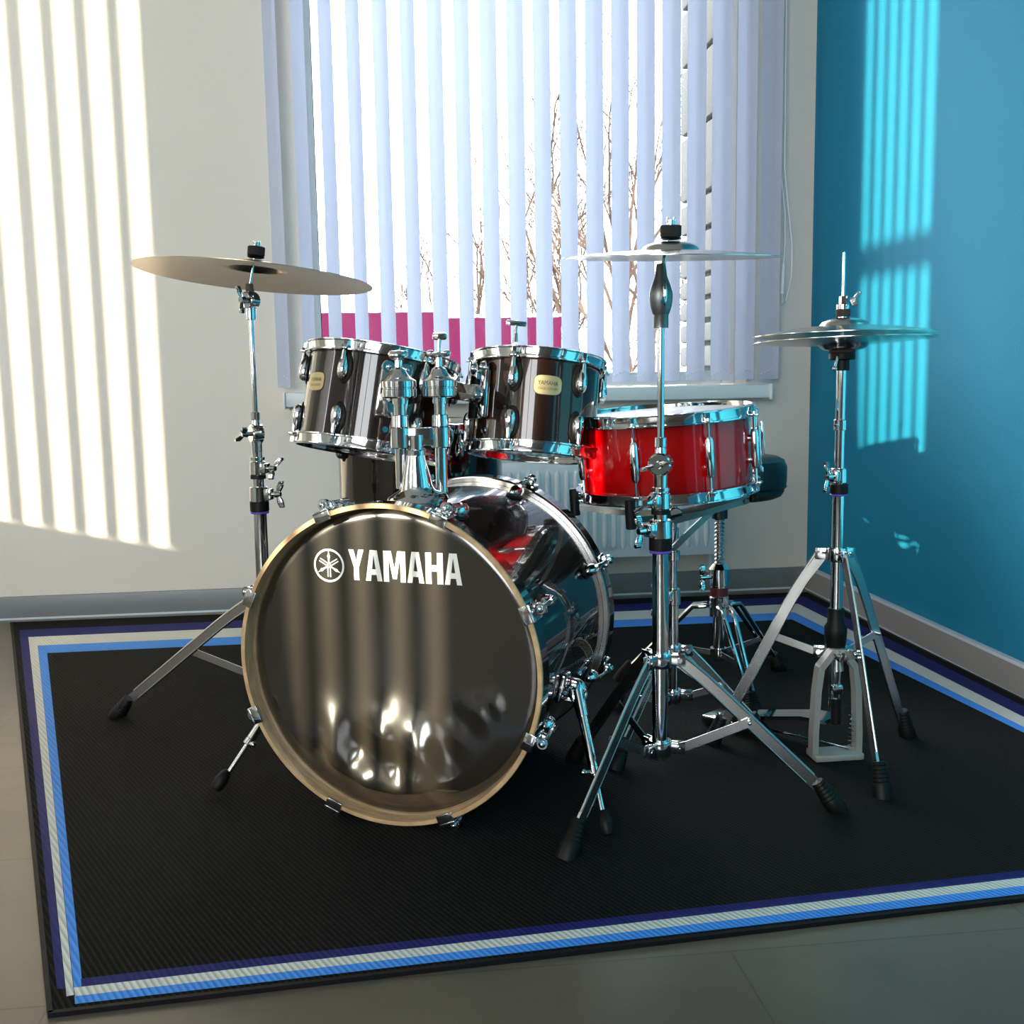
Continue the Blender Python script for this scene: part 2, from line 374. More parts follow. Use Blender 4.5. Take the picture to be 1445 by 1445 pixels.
mb = MB(); mb.rbox((.5136, D + .010, .730), (1.686, .215, .048), bev=.006); mb.rbox((-.3305, D - .052, .7275), (.006, .112, .056), bev=.002); mb.rbox((1.3578, D - .052, .7275), (.006, .112, .056), bev=.002)
obj('window_sill', mb, 'white', W1)
FW = .05
W2 = window('window_2', 'y', XL - .07, A0, A1, SZ0, SZ1, fw=.05)
W3 = window('window_3', 'y', XL - .07, B0, B1, SZ0, SZ1, sashes=(-.76,), cross=(2.15,), fw=.05)
W4 = window('fill_window_4', 'y', XL - .07, -3.05, -1.35, 1.3, SZ1, sashes=(-2.2,), fw=.05)  # added out of view to let more fill light into the room

W5 = window('fill_window_5', 'x', YF - .07, -2.85, -.55, .8, SZ1, sashes=(-1.7,), fw=.05)  # added behind the camera as a source of fill light

def blind(name, label, along, off, centers, z0, z1, wd, th, cord=None):
    cx = sum(centers) / len(centers)
    T = thing(name, label, 'blind', loc=(cx, off, z0) if along == 'x' else (off, cx, z0))
    mb = MB(); L_ = centers[-1] - centers[0] + .14
    c = (cx, off, z1 + .025); s = (abs(L_), .045, .04)
    if along == 'y': c = (c[1], c[0], c[2]); s = (s[1], s[0], s[2])
    mb.rbox(c, s); obj('headrail', mb, 'white', T)
    for i, u in enumerate(centers):
        mb = MB(); n = 6; vs = []
        rnd = random.Random(i * 7 + 3); dth = math.radians(rnd.uniform(-1.5, 1.5)); cc, ss = math.cos(th + dth), math.sin(th + dth)
        for z in (z0, z0 + .038, z0 + .04, z1):
            for k in range(n + 1):
                q = (k / n - .5); a = q * wd; bow = .0035 * math.cos(q * PI * 2)
                if z in (z0,): a *= .97
                if along == 'x': vs.append(V((u + a * cc + bow * ss, off - a * ss + bow * cc, z)))
                else: vs.append(V((off + a * ss + bow * cc, u + a * cc - bow * ss, z)))
        fs = [(r * (n + 1) + k, r * (n + 1) + k + 1, (r + 1) * (n + 1) + k + 1, (r + 1) * (n + 1) + k) for r in range(3) for k in range(n)]
        mb.add(vs, fs)
        # hem with its weight, a thicker pocket at the bottom
        obj('slat', mb, 'slat' if along == 'x' else 'side_slat', T, sharp=60)
    if along == 'x':
        mb = MB()
        for i in range(len(centers) - 1):
            a, b = centers[i], centers[i + 1]; pts = []
            for k in range(9):
                t = k / 8; pts.append((a + (b - a) * t - .02 * 0, off - .035 * math.cos(t * PI * 2) * .3 - .02, z0 + .038 - .02 * math.sin(t * PI)))
            for p in pts: mb.ell(p, .0024, seg=6, rings=4)
            mb.tube(pts, .0006, 4)
        obj('bead_chain', mb, 'white', T)
    return T
SLATS = [-.239 + .0885 * (k - 1) for k in range(20)]
BY = D - .085
T = blind('vertical_blind', 'pale blue-white vertical slat blind hanging in front of the window behind the drum kit', 'x', BY, SLATS, .772, 2.62, .084, math.radians(56))
mb = MB(); p0 = at(1111, 0, D - .07); zt = 2.6
lp = [V((1.400, D - .07, zt)), V((1.405, D - .07, 1.5)), at(1113, 300, D - .07), at(1118, 345, D - .07), at(1117, 390, D - .07), at(1109, 425, D - .07), at(1104, 428, D - .07), at(1104, 400, D - .07), at(1108, 345, D - .07), at(1108, 300, D - .07), V((1.390, D - .07, 1.5)), V((1.388, D - .07, zt))]
mb.tube(lp, .0022, 8)
obj('pull_cord', mb, 'white', T)
mb = MB(); mb.cyl(at(1106, 372, D - .07), at(1104, 415, D - .07), .006, .0075, 12, bev=.001); obj('cord_weight', mb, 'white', T)
blind('vertical_blind', 'vertical slat blind on the side window nearest the back wall', 'y', XL + .08, [1.968 + .0787 * k for k in range(13)], SZ0 + .03, 3.08, .080, math.radians(26))
blind('vertical_blind', 'vertical slat blind on the side window nearest the camera', 'y', XL + .08, sorted([-.155 + .0787 * (k - 11) for k in range(13)] + [-.155 + .0787 * (k - 11.5) for k in range(5)]), SZ0 + .03, 3.08, .080, math.radians(26))  # half-pitch slats added to dim the sun stripes of one sash

# radiator under the window
T = thing('radiator', 'white ribbed panel radiator under the window sill, behind the snare drum', 'radiator', loc=(.9, D - .06, .15))
RX0, RX1, RZ0, RZ1 = .28, 1.187, .152, .50
mb = MB(); mb.rbox(((RX0 + RX1) / 2, D - .085, (RZ0 + RZ1) / 2), (RX1 - RX0, .012, RZ1 - RZ0), bev=.004); obj('panel', mb, 'white_metal', T)
mb = MB(); n = int((RX1 - RX0 - .06) / .0335)
for k in range(n):
    x = RX0 + .045 + k * .0335
    mb.tube([(x, D - .0905, z) for z in (RZ0 + .030, RZ0 + .034, RZ0 + .044, RZ0 + .060, RZ1 - .060, RZ1 - .044, RZ1 - .034, RZ1 - .030)], [.001, .005, .0090, .0105, .0105, .0090, .005, .001], 14)
obj('rib_pressing', mb, 'white_metal', T)
mb = MB(); mb.box(((RX0 + RX1) / 2, D - .05, RZ1 - .01), (RX1 - RX0, .075, .018)); mb.box((RX0 + .004, D - .05, (RZ0 + RZ1) / 2), (.006, .075, RZ1 - RZ0)); mb.box((RX1 - .004, D - .05, (RZ0 + RZ1) / 2), (.006, .075, RZ1 - RZ0)); obj('casing', mb, 'white_metal', T)
mb = MB(); mb.tube([(RX1 - .03, D - .05, RZ0 + .02), (RX1 - .03, D - .05, .08), (RX1 - .03, D + .01, .08)], .008, 10); obj('pipe', mb, 'white_metal', T)

# ================================================================== OUTSIDE
mb = MB(); mb.box((6, 40, -.85), (90, 72, .1)); obj('ground', mb, 'ground', kind='structure')
def fence(x0, x1, ytop, Y, label):
    a = at(x0, ytop, Y); b = at(x1, ytop, Y); T = thing('metal_fence', label, 'fence', loc=(a.x, Y, -.8), group=None)
    n = 16; mb = MB(); hz = a.z
    for k in range(n):
        u = a.x + (b.x - a.x) * (k + .5) / n; mb.box((u, Y, (hz - .8) / 2), ((b.x - a.x) / n * 1.001, .02, hz + .8))
    obj('sheet_panel', mb, 'pink', T)
    mb = MB(); mb.box(((a.x + b.x) / 2, Y + .01, hz + .02), (b.x - a.x, .05, .03)); obj('top_rail', mb, 'white', T)
    mb = MB(); mb.box((a.x + .03, Y + .06, (hz - .8) / 2), (.06, .06, hz + .8)); obj('post', mb, 'pink', T)
fence(425, 612, 442, 12.0, 'magenta metal fence section outside, the taller one on the left')
fence(612, 792, 449, 12.1, 'magenta metal fence section outside, the lower one on the right')
def tree(i, px, Y, h, label, seed, spread=.5, depth=4):
    R = random.Random(seed); base = at(px, 500, Y); base.z = -.8; T = thing('bare_tree', label, 'tree', loc=base, group='bare trees beyond the fence')
    trunk = MB(); br = MB()
    def grow(mb, p, d, L_, r, dep):
        pts = [p]; q = p.copy(); dd = d.copy()
        for k in range(3):
            dd = (dd + V((R.uniform(-.22, .22), R.uniform(-.22, .22), R.uniform(-.05, .12)))).normalized(); q = q + dd * L_ / 3; pts.append(q.copy())
        mb.tube(pts, [r, r * .85, r * .72, r * .6], 4)
        if dep == 0: return
        for k in range(4 if dep > 1 else 3):
            a = R.uniform(0, 2 * PI); s_ = R.uniform(.35, .95) * spread * 1.5; nd = (dd + V((math.cos(a) * s_, math.sin(a) * s_, R.uniform(-.1, .4)))).normalized()
            grow(br, pts[R.choice((1, 2, 3, 3))].copy(), nd, L_ * R.uniform(.55, .8), r * .5, dep - 1)
    grow(trunk, base.copy(), V((0, 0, 1)), h * .42, h * .012, depth)
    obj('trunk', trunk, 'bark', T); obj('branches', br, 'bark', T)
ORD = 'leftmost second third fourth fifth sixth seventh eighth ninth tenth eleventh twelfth rightmost'.split()
TR = sorted([(560, 30, 6.6, .6), (600, 27, 5.6, .7), (650, 31, 7.4, .5), (700, 28, 6.6, .7), (745, 33, 7.0, .7), (800, 25, 8.6, .5), (832, 27, 8.8, .6), (868, 23, 8.4, .7), (900, 26, 8.8, .6), (520, 33, 5.4, .8), (480, 31, 4.4, .8), (850, 20, 5.6, .9), (930, 22, 6.8, .8)])
for i, (px, Y, h, s_) in enumerate(TR):
    w_ = ORD[i] + (' of the thirteen' if i in (0, 12) else ' from the left of the thirteen')
    tree(i, px, Y, h, 'bare twiggy tree outside, ' + w_ + ' seen between the blind slats', 20 + i, s_, 5 if px > 640 else 4)
T = thing('utility_pole', 'thin grey utility pole with a crossarm outside, seen past the left slats', 'pole', loc=(at(457, 400, 40).x, 40, -.8))
mb = MB(); q = at(457, 300, 40); mb.cyl((q.x, 40, -.8), (q.x, 40, q.z), .09, .07, 10); obj('mast', mb, 'base_grey', T)
mb = MB(); q2 = at(457, 345, 40); mb.box((q2.x, 39.9, q2.z), (1.8, .1, .12)); [mb.cyl((q2.x + d, 39.9, q2.z), (q2.x + d, 39.9, q2.z + .25), .05, seg=8) for d in (-.8, .8)]; obj('crossarm', mb, 'base_grey', T)
# brick return of the building outside, right of the window
BX = 1.335
zs = [zat(1000, y, 4.3) for y in (-110, -30, 60, 165, 268, 319, 385, 418, 451, 484, 520)] ; zs = zs[::-1]
mb = MB(); mb.box((BX + .16, 4.42, 1.7), (.30, .62, 3.6), mi=1)
for i in range(len(zs) - 1):
    for j in range(2):
        y0 = 4.12 + j * .31 + (.0 if i % 2 else -.0); mb.rbox((BX - .0, y0 + .15, (zs[i] + zs[i + 1]) / 2), (.05, .285, zs[i + 1] - zs[i] - .018), mi=0, bev=.012)
obj('exterior_wall', mb, ['brick', 'mortar'], kind='structure')

# ================================================================== RUG
BL, TLc, TRc = gz(68, 1437), gz(15, 881), gz(1139, 838); BRr = V((1.530, 1.4925, 0)); TRc.x = 1.497
mb = MB(); q = [BL, BRr, V((1.5215, 3.64, 0)), V((1.497, 3.676, 0)), TLc]
q = [BL, BRr, TRc, TLc]
n = 4
mb.add([V((p.x, p.y, .0003)) for p in q] + [V((p.x, p.y, .0058)) for p in q], [(3, 2, 1, 0)] + [(i, (i + 1) % n, n + (i + 1) % n, n + i) for i in range(n)] + [(4, 5, 6, 7)], 0)
def inset(a, b, d): # line a->b, shifted to the inside (left)
    t = (b - a).normalized(); nrm = V((-t.y, t.x, 0)); return (a + nrm * d, t)
# bands: pixel corners read off the photograph, laid flat on the mat
ZR = .0062
def P(x, y): p = gz(x, y, ZR); p.z = ZR; return p
def band(pts, mi, z):
    vs = [V((p.x, p.y, z)) for p in pts]; mb.add(vs, [tuple(range(len(vs)))], mi)
navy = dict(tl=P(27, 889), bl=P(80, 1397), tr=P(1141, 842))
def off(p, dx, dy): return V((p.x + dx, p.y + dy, p.z))
bandm = [1, 2, 3]
# outer corner of each band, then its inner corner (next band's outer)
TLs = [P(27, 889), P(40, 899), P(53, 911), P(66.5, 921.5)]
TRs = [P(1130, 841), P(1122, 852), P(1116, 864.5), P(1120, 873.5)]
TRs = [P(1134, 841.5), P(1126.5, 852), P(1121, 864), P(1117.5, 874)]
RRs = [P(1445, 996.5), P(1445, 1012), P(1445, 1026), P(1445, 1034)]
BLo = [P(81, 1397), P(94, 1406), P(105, 1417)]
BLi = [P(92.5, 1397), P(104.5, 1406), P(116.5, 1380)]
def extend(a, b, y): t = (y - a.y) / (b.y - a.y); return a + (b - a) * t
for i in range(3):
    z = ZR + .00015 * (0 if i != 1 else 1)
    band([TLs[i], TRs[i], TRs[i + 1], TLs[i + 1]], bandm[i], z)                      # back run
    band([TRs[i], extend(TRs[i], RRs[i], 1.57), extend(TRs[i + 1], RRs[i + 1], 1.57), TRs[i + 1]], bandm[i], z)   # right run
    lo, li = [(P(80.5, 1395.5), P(92, 1395)), (P(94, 1406), P(104.5, 1404)), (P(104.5, 1396), P(116.5, 1391))][i]
    band([TLs[i], TLs[i + 1], li, lo], bandm[i], z)                                  # left run
FLx = [(113.5, 1381), (114, 1392.5), (104, 1404.5), (106, 1416.5)]
FRt = [P(1445, 1228), P(1445, 1238.5), P(1445, 1250), P(1445, 1261.5)]
FL = [(P(114, 1381), P(115, 1393)), (P(104, 1394), P(106, 1406)), (P(105, 1406), P(106, 1417))]
for i in range(3):
    a, b = FL[i]; t = 1.09
    band([a, a + (FRt[i] - a) * t, b + (FRt[i + 1] - b) * t, b], bandm[i], ZR + .0003 - .0001 * (i == 0))
for a, b in ((0, 1), (1, 2), (2, 3), (3, 0)):
    A_, B_ = q[a], q[b]; t = (B_ - A_).normalized(); nr = V((-t.y, t.x, 0))
    mb.add([V((*(A_ - nr * .001).xy, .0005)), V((*(B_ - nr * .001).xy, .0005)), V((*(B_ - nr * .001).xy, .0072)), V((*(A_ - nr * .001).xy, .0072)), V((*(A_ + nr * .006).xy, .0072)), V((*(B_ + nr * .006).xy, .0072)), V((*(B_ + nr * .007).xy, .0060)), V((*(A_ + nr * .007).xy, .0060))],
           [(0, 1, 2, 3), (3, 2, 5, 4), (4, 5, 6, 7)], 4)
rug = obj('rug', mb, ['rug', 'rug_navy', 'rug_white', 'rug_blue', 'rug_edge'])
tag(rug, 'large black ribbed drum mat with navy, off-white and light blue border bands on the floor', 'rug')
ZF = .0062   # top of the mat: everything of the kit stands on it

# ================================================================== DRUM PARTS
def adir(a): a = math.radians(a); return V((math.sin(a), -math.cos(a), 0))     # azimuth 0 faces the camera side
def drum(T, F, rs, L, lugs, style, shell_mat, top_mat, bot_mat, seg=96, lugskip=(), hoop_h=.020):
    h = L / 2; sh = h - .012
    mb = MB(F); mb.lathe([(rs, -sh), (rs, sh), (rs - .006, sh + .002), (rs - .006, -sh - .002)], seg=seg, closed=True); obj('shell', mb, shell_mat, T)
    for sg, nm in ((1, 'batter_hoop'), (-1, 'resonant_hoop')):
        mb = MB(F); e = sg * h
        mb.lathe([(rs + .005, e), (rs + .009, e - sg * .0005), (rs + .0125, e - sg * .0015), (rs + .0125, e - sg * .0035), (rs + .0075, e - sg * .0045), (rs + .0062, e - sg * .014), (rs + .0066, e - sg * hoop_h), (rs + .0145, e - sg * (hoop_h + .001)), (rs + .0145, e - sg * (hoop_h + .0035)), (rs + .0035, e - sg * (hoop_h + .003)), (rs + .0035, e - sg * .004)], seg=seg, closed=True)
        for a in lugs:
            d = adir(a); mb.rbox(d * (rs + .013) + V((0, 0, e - sg * (hoop_h + .001))), (.016, .020, .005), rot_to((0, 0, 1), d.cross(V((0, 0, 1)))), bev=.0015)
        obj(nm, mb, 'chrome', T)
        mb = MB(F); z = e - sg * .0085
        mb.lathe([(1e-5, z), (rs * .5, z), (rs - .006, z), (rs, z - sg * .004), (rs + .0045, z - sg * .005)], seg=seg); obj('drum_head', mb, top_mat if sg > 0 else bot_mat, T)
    for a in lugs:
        d = adir(a); tg = d.cross(V((0, 0, 1)))
        if style == 'tear':
            for sg in (1, -1):
                mb = MB(F); zc = sg * (h - .056); up = V((0, 0, sg))
                mb.ell(d * (rs + .008) + up * 0 + V((0, 0, zc)), (.0135, .0150, .028), rot_to(up, tg), 18, 14, zfun=lambda z: .84 - .26 * z)
                mb.ell(d * (rs + .001) + V((0, 0, zc - sg * .002)), (.0165, .004, .033), rot_to(up, tg), 16, 8, mi=1)
                mb.cyl(d * (rs + .013) + V((0, 0, zc + sg * .012)), d * (rs + .013) + V((0, 0, zc + sg * .030)), .0055, .0045, 12)
                lg = obj('lug', mb, ['chrome', 'rubber'], T)
                mb = MB(F); mb.cyl(d * (rs + .0135) + V((0, 0, zc + sg * .026)), d * (rs + .0135) + V((0, 0, sg * (h - .016))), .0028, seg=10)
                mb.cyl(d * (rs + .0135) + V((0, 0, sg * (h - .0185))), d * (rs + .0135) + V((0, 0, sg * (h - .014))), .0075, .0065, 14)
                mb.box(d * (rs + .0135) + V((0, 0, sg * (h - .009))), (.006, .006, .011)); obj('tension_rod', mb, 'chrome', lg)
        else:
            mb = MB(F); hh = h - .050
            mb.tube([d * (rs + .012) + V((0, 0, z)) for z in (-hh, -hh * .85, 0, hh * .85, hh)], [.0055, .0082, .0092, .0082, .0055], 14)
            for z in (-hh * .55, hh * .55): mb.cyl(d * (rs - .001) + V((0, 0, z)), d * (rs + .010) + V((0, 0, z)), .007, seg=12)
            lg = obj('lug', mb, ['chrome'], T)
            for sg in (1, -1):
                mb = MB(F)
                mb.cyl(d * (rs + .012) + V((0, 0, sg * hh)), d * (rs + .012) + V((0, 0, sg * (h - .016))), .0028, seg=10)
                mb.cyl(d * (rs + .0135) + V((0, 0, sg * (h - .0185))), d * (rs + .0135) + V((0, 0, sg * (h - .014))), .0075, .0065, 14)
                mb.box(d * (rs + .0135) + V((0, 0, sg * (h - .009))), (.006, .006, .011)); obj('tension_rod', mb, 'chrome', lg)
def badge(T, F, rs, a, z, wd=.058, ht=.037):
    d = adir(a); mb = MB(F); n = 14; x = V((0, 0, 1)).cross(d).normalized()      # x runs to the viewer's right
    def shape(u, v): # curved plate hugging the shell
        an = math.radians(a) + u / rs; return V((math.sin(an), -math.cos(an), 0))
    pts = []
    for k in range(40):
        t = 2 * PI * k / 40; cx, sy = math.cos(t), math.sin(t)
        u = wd / 2 * math.copysign(abs(cx) ** .45, cx); v = ht / 2 * math.copysign(abs(sy) ** .6, sy) * (1 - .16 * abs(cx) ** 2)
        u *= 1 - .07 * (1 - abs(sy)); pts.append((u, v))
    def lay(scale, r0, mi):
        vs = [shape(0, 0) * r0 + V((0, 0, z))] + [shape(u * scale, v) * r0 + V((0, 0, z + v * scale)) for u, v in pts]
        mb.add(vs, [(0, i + 1, (i + 1) % len(pts) + 1) for i in range(len(pts))], mi)
        vs2 = [shape(u * scale, v) * r_ + V((0, 0, z + v * scale)) for r_ in (r0, rs - .001) for u, v in pts]; m_ = len(pts)
        mb.add(vs2, [(i, (i + 1) % m_, m_ + (i + 1) % m_, m_ + i) for i in range(m_)], mi)
    lay(1.05, rs + .0009, 1); lay(1.0, rs + .0018, 0)
    b = obj('badge', mb, ['brass', 'badge_dark'], T, label='gold badge')
    for s_, dz, hh, ww, mm in (('YAMAHA', .0040, .0085, .040, 'logo'), ('STAGE CUSTOM', -.0075, .0048, .038, 'badge_dark')):
        mb = MB(F); text_mesh(mb, s_, V((0, 0, 0)), (1, 0, 0), (0, 1, 0), hh, ww, 0, 0)
        for v in mb.bm.verts: u, vv = v.co.x, v.co.y; v.co = shape(u, vv) * (rs + .0021) + V((0, 0, z + dz + vv))
        obj('lettering', mb, 'badge_dark', b)

# ------------------------------------------------------------------ bass drum
BC = V((-.014, 1.867, .2985)); BN = V((-.4313, -.9021, -.004)).normalized(); BF = frame(BC, BN, (.9022, -.4314, 0))
BX_, BY_ = BF.col[0].xyz, BF.col[1].xyz
T = thing('bass_drum', 'big black bass drum with natural maple front hoop and white YAMAHA logo', 'drum', F=BF)
def bdir(a): a = math.radians(a); return V((math.sin(a), math.cos(a), 0))     # clock angle from the top
LB, RS = .518, .2794
mb = MB(BF); mb.lathe([(RS, -.046), (RS, -LB + .046), (RS - .007, -LB + .044), (RS - .007, -.044)], seg=128, closed=True); obj('shell', mb, 'shell', T)
for z0, z1, nm, mm in ((0, -.040, 'front_hoop', ['maple', 'black_gloss']), (-LB, -LB + .040, 'rear_hoop', ['black_gloss', 'black_gloss'])):
    mb = MB(BF); s_ = 1 if z1 > z0 else -1
    mb.lathe([(.2835, z0), (.2905, z0), (.292, z0 + s_ * .0015), (.292, z0 + s_ * .006), (.292, z1), (.2835, z1)], seg=128, closed=True, mis=[0, 0, 0, 1, 0, 0])
    obj(nm, mb, mm, T, label='natural maple hoop' if z0 == 0 else 'glossy black hoop')
    mb = MB(BF); zz = z1 - s_ * .004; w_ = .006 if z0 == 0 else .010; mb.lathe([(RS + .0005, zz), (.2885, zz + s_ * .003), (.2905, zz + s_ * .005), (.2885, zz + s_ * w_), (RS + .0005, zz + s_ * w_)], seg=128, closed=True); obj('flesh_hoop', mb, 'satin', T)
# heads: film with collar; front film slack and rippled low down, bulged there to mirror the bright window
mb = MB(BF); NR, NS = 70, 160; vs = []; zb = -.030
ripples = [(-.115, -.135, .042, .010), (-.065, -.165, .034, -.011), (-.015, -.130, .030, .010), (.012, -.185, .026, -.010), (.060, -.150, .040, .013), (.105, -.165, .034, -.008), (-.12, -.185, .030, .008), (-.055, -.215, .026, .007), (.05, -.215, .026, .008), (.01, -.095, .030, .004), (.165, -.075, .022, .0045), (.195, -.055, .018, .0040), (.125, -.095, .024, -.003)]
for i in range(NR + 1):
    r = .2800 * i / NR
    for k in range(NS):
        a = 2 * PI * k / NS; x, y = r * math.sin(a), r * math.cos(a); z = zb
        for (cx, cy, s_, h_) in ripples:
            dx, dy = x - cx, y - cy
            z += h_ * math.exp(-(dx * dx * 1.6 + dy * dy * .75 + .6 * dx * dy) / (s_ * s_))
        z = zb + (z - zb + .024 * math.exp(-((x - .01) ** 2 * .8 + (y + .235) ** 2) / .0125)) * max(0, min(1, (.268 - r) / .035))
        e = max(0, (r - .262) / .018); z -= .006 * e * e
        vs.append(V((x, y, z)))
fs = [(i * NS + k, i * NS + (k + 1) % NS, (i + 1) * NS + (k + 1) % NS, (i + 1) * NS + k) for i in range(NR) for k in range(NS)]
mb.add(vs, fs); fh = obj('front_head', mb, 'mylar', T, label='glossy black front head', sharp=80)
mb = MB(BF); mb.lathe([(1e-5, -LB + .03), (.262, -LB + .03), (.2795, -LB + .036)], seg=96); obj('batter_head', mb, 'clear_head', T)
# writing on the head (x to the right, y up in the head's plane)
def letters(mb, word, x0, x1, yb, yt, sl=0.0, h=-.0293):
    widths = {'Y': 1.0, 'A': 1.06, 'M': 1.40, 'H': 1.08}; gap = .10
    tot = sum(widths[c] for c in word) + gap * (len(word) - 1); k = (x1 - x0) / tot; x = x0; H_ = yt - yb
    for c in word:
        w_ = widths[c] * k; s_ = w_ * .33 if c != 'M' else w_ * .235
        polys = []
        if c == 'Y': polys = [[(0, 1), (s_ * 1.02, 1), (w_ / 2 + s_ * .1, .56), (w_ / 2 + s_ * .5, .42), (w_ / 2 - s_ * .5, .42)], [(w_, 1), (w_ - s_ * 1.02, 1), (w_ / 2 - s_ * .1, .56), (w_ / 2 - s_ * .5, .42), (w_ / 2 + s_ * .5, .42)], [(w_ / 2 - s_ * .5, .5), (w_ / 2 - s_ * .5, 0), (w_ / 2 + s_ * .5, 0), (w_ / 2 + s_ * .5, .5)]]
        if c == 'A': polys = [[(0, 0), (s_ * .9, 0), (w_ * .5, .86), (w_ * .5, 1), (w_ * .28, 1)], [(w_, 0), (w_ - s_ * .9, 0), (w_ * .5, .86), (w_ * .5, 1), (w_ * .72, 1)], [(w_ * .25, .20), (w_ * .75, .20), (w_ * .70, .38), (w_ * .30, .38)]]
        if c == 'H': polys = [[(0, 0), (s_, 0), (s_, 1), (0, 1)], [(w_ - s_, 0), (w_, 0), (w_, 1), (w_ - s_, 1)], [(s_ * .9, .40), (w_ - s_ * .9, .40), (w_ - s_ * .9, .60), (s_ * .9, .60)]]
        if c == 'M': polys = [[(0, 0), (s_, 0), (s_, 1), (0, 1)], [(w_ - s_, 0), (w_, 0), (w_, 1), (w_ - s_, 1)], [(s_ * .8, 1), (s_ * 1.5, 1), (w_ * .5 + s_ * .35, .1), (w_ * .5 - s_ * .38, .1)], [(w_ - s_ * .8, 1), (w_ - s_ * 1.5, 1), (w_ * .5 - s_ * .35, .1), (w_ * .5 + s_ * .38, .1)]]
        for q_, p in enumerate(polys):
            mb.add([V((x + a, yb + b * H_, h + .00008 * q_)) for a, b in p], [tuple(range(len(p)))])
        x += w_ + gap * k
mb = MB(BF); letters(mb, 'YAMAHA', -.0775, .1400, .1485, .2040)
cx, cy = -.1172, .1728; n = 64
ring = [V((cx + r * math.cos(2 * PI * k / n), cy + r * math.sin(2 * PI * k / n), -.0293)) for r in (.0305, .0268) for k in range(n)]
mb.add(ring, [(k, (k + 1) % n, n + (k + 1) % n, n + k) for k in range(n)])
for j in range(3):   # three crossed tuning forks
    a = math.radians(90 + 120 * j); u = V((math.cos(a), math.sin(a), 0)); v_ = V((-u.y, u.x, 0)); o = V((cx, cy, -.0292))
    def pl(p): mb.add([o + u * b + v_ * a_ for a_, b in p], [tuple(range(len(p)))])
    pl([(-.0012, .010), (.0012, .010), (.0030, .0175), (.0012, .020), (.0010, .0225), (0, .0262), (-.0010, .0225), (-.0012, .020), (-.0030, .0175)])
    pl([(-.0012, .004), (.0012, .004), (.0016, .011), (-.0016, .011)])
    for sg in (-1, 1): pl([(sg * .0014, .006), (sg * .0034, .004), (sg * .0034, -.021), (sg * .0014, -.021)])
obj('logo_print', mb, 'logo', fh, label='white YAMAHA logo and emblem')
mb = MB(BF); fx, fy, fz = -.001, -.236, -.0268
mb.add([V((fx + a, fy + b, fz)) for a, b in ((-.012, .011), (-.014, .019), (-.008, .014), (-.005, .021), (0, .014), (.005, .021), (.008, .014), (.014, .019), (.012, .011))], [tuple(range(9))])
for b, w_ in ((.006, .022), (.0015, .026), (-.003, .020), (-.0075, .014), (-.012, .008)): mb.add([V((fx + sx * w_ / 2, fy + b + sy * .0009, fz)) for sx, sy in ((-1, -1), (1, -1), (1, 1), (-1, 1))], [(0, 1, 2, 3)])
text_mesh(mb, 'UT', V((fx - .022, fy + .004, fz)), (1, 0, 0), (0, 1, 0), .008, .010, 0, 0)
obj('small_print', mb, 'grey_print', fh)
for a in [22.5 + 45 * k for k in range(8)]:
    for rear in (False, True):
        d = bdir(a); tg = V((0, 0, 1)).cross(d); s_ = -1; Z0 = 0.0
        if rear: s_ = 1; Z0 = -LB
        R3 = rot_to((0, 0, 1), tg); mb = MB(BF)
        mb.rbox(d * .2885 + V((0, 0, Z0 - s_ * .0022)), (.032, .020, .004), R3, bev=.0012)
        mb.rbox(d * .2965 + V((0, 0, Z0 + s_ * .018)), (.032, .0050, .046), R3, bev=.0015)
        mb.rbox(d * .303 + V((0, 0, Z0 + s_ * .034)), (.024, .016, .018), R3, bev=.004)
        mb.cyl(d * .308 + V((0, 0, Z0 + s_ * .016)), d * .308 + V((0, 0, Z0 + s_ * .030)), .0105, .0090, 18, bev=.001)
        mb.ell(d * .308 + V((0, 0, Z0 + s_ * .016)), (.0065, .0065, .0055), seg=12, rings=8)
        cl = obj('claw', mb, 'chrome', T)
        mb = MB(BF); mb.cyl(d * .308 + V((0, 0, Z0 + s_ * .030)), d * .305 + V((0, 0, Z0 + s_ * .088)), .0045, seg=12); obj('tension_rod', mb, 'chrome', cl)
        mb = MB(BF); mb.ell(d * .289 + V((0, 0, Z0 + s_ * .105)), (.013, .016, .024), R3, 16, 12); mb.cyl(d * .305 + V((0, 0, Z0 + s_ * .082)), d * .303 + V((0, 0, Z0 + s_ * .104)), .0062, .0072, 14)
        mb.ell(d * .281 + V((0, 0, Z0 + s_ * .105)), (.016, .004, .029), R3, 16, 8, mi=1); obj('lug', mb, ['chrome', 'rubber'], T)
